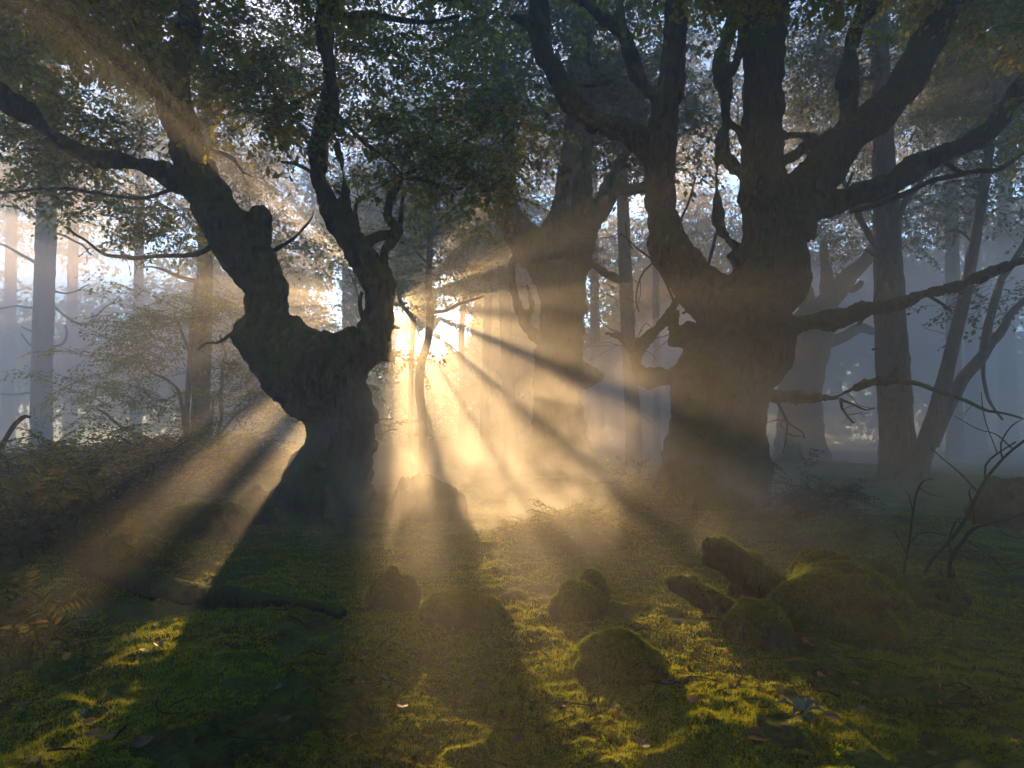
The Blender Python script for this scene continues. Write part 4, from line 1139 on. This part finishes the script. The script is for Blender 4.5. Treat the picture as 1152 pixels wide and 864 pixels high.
def place_leaf(px, py, m, k, rz, tilt, size, label, group=None):
    d = FPX * CAM_H / (py - HY)
    x = (px - CX) / FPX * d
    o = link('fallen_leaf', LEAFM[m][k])
    o.location = (x, d, gz(x, d) + 0.012)
    o.rotation_euler = (tilt, -tilt * 0.6, rz)
    o.scale = (size,) * 3
    tag(o, label, 'leaf', group)
r = random.Random(77)
for i in range(46):
    px = r.uniform(10, 1140); py = r.uniform(660, 858)
    place_leaf(px, py, 0, i % 4, r.uniform(0, 6.28), r.uniform(-.4, .4), r.uniform(0.6, 1.05), LAB[0], LGR[0])
for i, (px, py) in enumerate([(152, 723), (238, 735), (163, 744), (315, 778), (28, 802), (205, 812), (93, 805), (45, 858), (417, 744), (437, 765), (180, 745), (905, 803), (960, 802), (1020, 755), (552, 726), (730, 850), (748, 774), (690, 808), (118, 746), (60, 728)]):
    place_leaf(px, py, 1, i % 4, r.uniform(0, 6.28), r.uniform(-.35, .35), r.uniform(0.55, 1.0), LAB[1], LGR[1])
for i, (px, py) in enumerate([(844, 722), (900, 745), (925, 763), (940, 766), (880, 742), (990, 768), (1085, 784), (1130, 800), (870, 760), (905, 722), (1115, 795), (820, 735), (560, 740), (965, 775), (1060, 790)]):
    place_leaf(px, py, 2, i % 4, r.uniform(0, 6.28), r.uniform(-.6, .6), r.uniform(0.4, 0.75), LAB[2], LGR[2])
place_leaf(1056, 757, 2, 1, 1.2, 1.2, 0.9, 'orange leaf standing on edge in the shade right of the boulder')
place_leaf(70, 745, 3, 0, 0.5, 0.9, 0.6, 'bright yellow leaf standing in the grass at the left edge')
place_leaf(1058, 786, 2, 2, 1.5, 1.35, 0.6, 'red leaf standing upright on the sunlit moss at the right')

r = random.Random(5)
tw = []
for i in range(38):
    mbt = MB()
    L = r.uniform(0.12, 0.35); w = r.uniform(0.002, 0.005)
    tube(mbt, [(0, 0, 0), (L * .35, r.uniform(-.04, .04), 0.012), (L * .7, r.uniform(-.05, .05), 0.004), (L, r.uniform(-.06, .06), 0.01)], [w, w * .9, w * .7, w * .4], 0.03, 5, 0.2, i)
    if i % 2:
        tube(mbt, [(L * .5, 0, 0.005), (L * .65, 0.05, 0.03), (L * .75, 0.08, 0.035)], [w * .6, w * .5, w * .3], 0.03, 5, 0.2, i + 50)
    py = r.uniform(690, 858); px = r.uniform(20, 1140); d = FPX * CAM_H / (py - HY); x = (px - CX) / FPX * d
    o = link('fallen_twig', mbt.mesh('fallen_twig', [TWIG], True)); o.location = (x, d, gz(x, d) + 0.012); o.rotation_euler = (0, r.uniform(-.15, .15), r.uniform(0, 6.28))
    tag(o, 'thin brown twig fallen on the moss', 'twig', 'fallen twigs on the moss')

def litter():
    n = 14000
    g = np.random.default_rng(15)
    py = 575 + 330 * g.uniform(0, 1, n); px = g.uniform(-60, 1220, n)
    d = FPX * CAM_H / (py - HY); x = (px - CX) / FPX * d
    P = np.column_stack([x, d, np.zeros(n)])
    P = P[(fbm(P * 1.3, 3, 71) > 0.02)]; n = len(P)
    P[:, 2] = ground_z(P[:, 0], P[:, 1]) + 0.008
    a = g.uniform(0, 6.28, n); L = g.uniform(0.008, 0.028, n) * (1 + 0.1 * P[:, 1]); w = L * g.uniform(0.08, 0.35, n)
    U = np.column_stack([np.cos(a), np.sin(a), g.normal(0, 0.35, n)]) * L[:, None]
    W = np.column_stack([-np.sin(a), np.cos(a), g.normal(0, 0.35, n)]) * w[:, None]
    V = np.stack([P - U, P + W, P + U, P - W], 1).reshape(-1, 3)
    o = link('leaf_litter', mk_mesh('leaf_litter', V, [np.arange(4 * n).reshape(-1, 4)], [DRY]))
    tag(o, 'crumbled brown leaf litter and needles in the moss', 'litter', kind='stuff')
litter()

# ------------------------------------------------------------------ ground mist
def ground_mist():
    m, nt, out = new_mat('ground_mist')
    g = nt.nodes.new('ShaderNodeNewGeometry')
    n1 = nd(nt, 'ShaderNodeTexNoise', Scale=1.0, Detail=5.0, Roughness=0.55, Distortion=0.8); nt.links.new(g.outputs['Position'], n1.inputs['Vector'])
    wisps = ramp(nt, n1.outputs['Fac'], [(0.51, (0, 0, 0)), (0.66, (1, 1, 1))])
    tc = nt.nodes.new('ShaderNodeTexCoord')
    mp = nt.nodes.new('ShaderNodeMapping'); mp.vector_type = 'POINT'
    nt.links.new(tc.outputs['Object'], mp.inputs['Vector'])
    ln = nd(nt, 'ShaderNodeVectorMath', operation='LENGTH'); nt.links.new(mp.outputs[0], ln.inputs[0])
    fall = ramp(nt, ln.outputs['Value'], [(0.25, (1, 1, 1)), (0.95, (0, 0, 0))])
    mu = nd(nt, 'ShaderNodeMath', operation='MULTIPLY'); nt.links.new(wisps, mu.inputs[0]); nt.links.new(fall, mu.inputs[1])
    m2 = nd(nt, 'ShaderNodeMath', operation='MULTIPLY'); nt.links.new(mu.outputs[0], m2.inputs[0]); m2.inputs[1].default_value = MIST
    v = nd(nt, 'ShaderNodeVolumePrincipled'); v.inputs['Color'].default_value = (0.95, 0.95, 0.96, 1)
    v.inputs['Anisotropy'].default_value = 0.5; v.inputs['Density Attribute'].default_value = ''
    nt.links.new(m2.outputs[0], v.inputs['Density']); nt.links.new(v.outputs[0], out.inputs['Volume'])
    m.cycles.volume_step_rate = 0.35
    D, Q = unit_ball(40, 24)
    D[:, 2] = np.where(D[:, 2] < 0, D[:, 2] * 0.3, D[:, 2])
    nv = 24
    T0 = [(0, (j + 1) % 40, j) for j in range(40)]
    V = np.vstack([D, [(0, 0, D[:, 2].min() - 0.001)]])
    T = [(len(D), (j + 1) % 40, j) for j in range(40)]
    o = link('ground_mist', mk_mesh('ground_mist', V, [Q, np.array(T)], [m]))
    o.location = (0.4, 8.4, 0.0); o.scale = (5.6, 4.6, 2.6)
    tag(o, 'low mist steaming off the ground between the two great beeches', 'mist', kind='stuff')
ground_mist()

def mist_bank(label, c, rad):
    m, nt, out = new_mat('mist_bank')
    v = nd(nt, 'ShaderNodeVolumePrincipled'); v.inputs['Color'].default_value = (0.94, 0.95, 0.97, 1)
    v.inputs['Density'].default_value = BANK; v.inputs['Anisotropy'].default_value = 0.4; v.inputs['Density Attribute'].default_value = ''
    nt.links.new(v.outputs[0], out.inputs['Volume'])
    m.cycles.homogeneous_volume = True
    D, Q = unit_ball(64, 40)
    D[:, 2] = np.where(D[:, 2] < 0, D[:, 2] * 0.15, D[:, 2])
    D = D * (1 + 0.18 * fbm(D * 2.0 + c[0], 3, 5))[:, None]
    V = np.vstack([D, [(0, 0, D[:, 2].min() - 0.01)]])
    o = link('mist_bank', mk_mesh('mist_bank', V * np.asarray(rad), [Q, np.array([(len(D), (j + 1) % 64, j) for j in range(64)])], [m]))
    o.location = c
    tag(o, label, 'mist', kind='stuff')
mist_bank('pale mist hanging in the wood left of the old beech', (-15.5, 23.0, 0), (8.0, 10.0, 8.0))
mist_bank('blue mist hanging in the wood at the right', (11.5, 23.5, 0), (10.5, 10.0, 6.5))

# ------------------------------------------------------------------ haze
def haze():
    x0, x1, y0, y1, z0, z1 = -46, 46, -14, 35.5, -1.6, 20
    V = np.array([(x, y, z) for z in (z0, z1) for y in (y0, y1) for x in (x0, x1)], float)
    Q = np.array([(0, 2, 3, 1), (4, 5, 7, 6), (0, 1, 5, 4), (1, 3, 7, 5), (3, 2, 6, 7), (2, 0, 4, 6)])
    m, nt, out = new_mat('haze')
    v = nd(nt, 'ShaderNodeVolumePrincipled')
    v.inputs['Color'].default_value = (0.93, 0.95, 0.98, 1)
    v.inputs['Density'].default_value = HAZE_DENSITY
    v.inputs['Anisotropy'].default_value = HAZE_G
    v.inputs['Density Attribute'].default_value = ''
    nt.links.new(v.outputs[0], out.inputs['Volume'])
    try:
        m.cycles.homogeneous_volume = True
    except Exception:
        pass
    o = link('haze', mk_mesh('haze', V, [Q], [m]))
    tag(o, 'morning mist filling the wood', 'haze', kind='stuff')
haze()
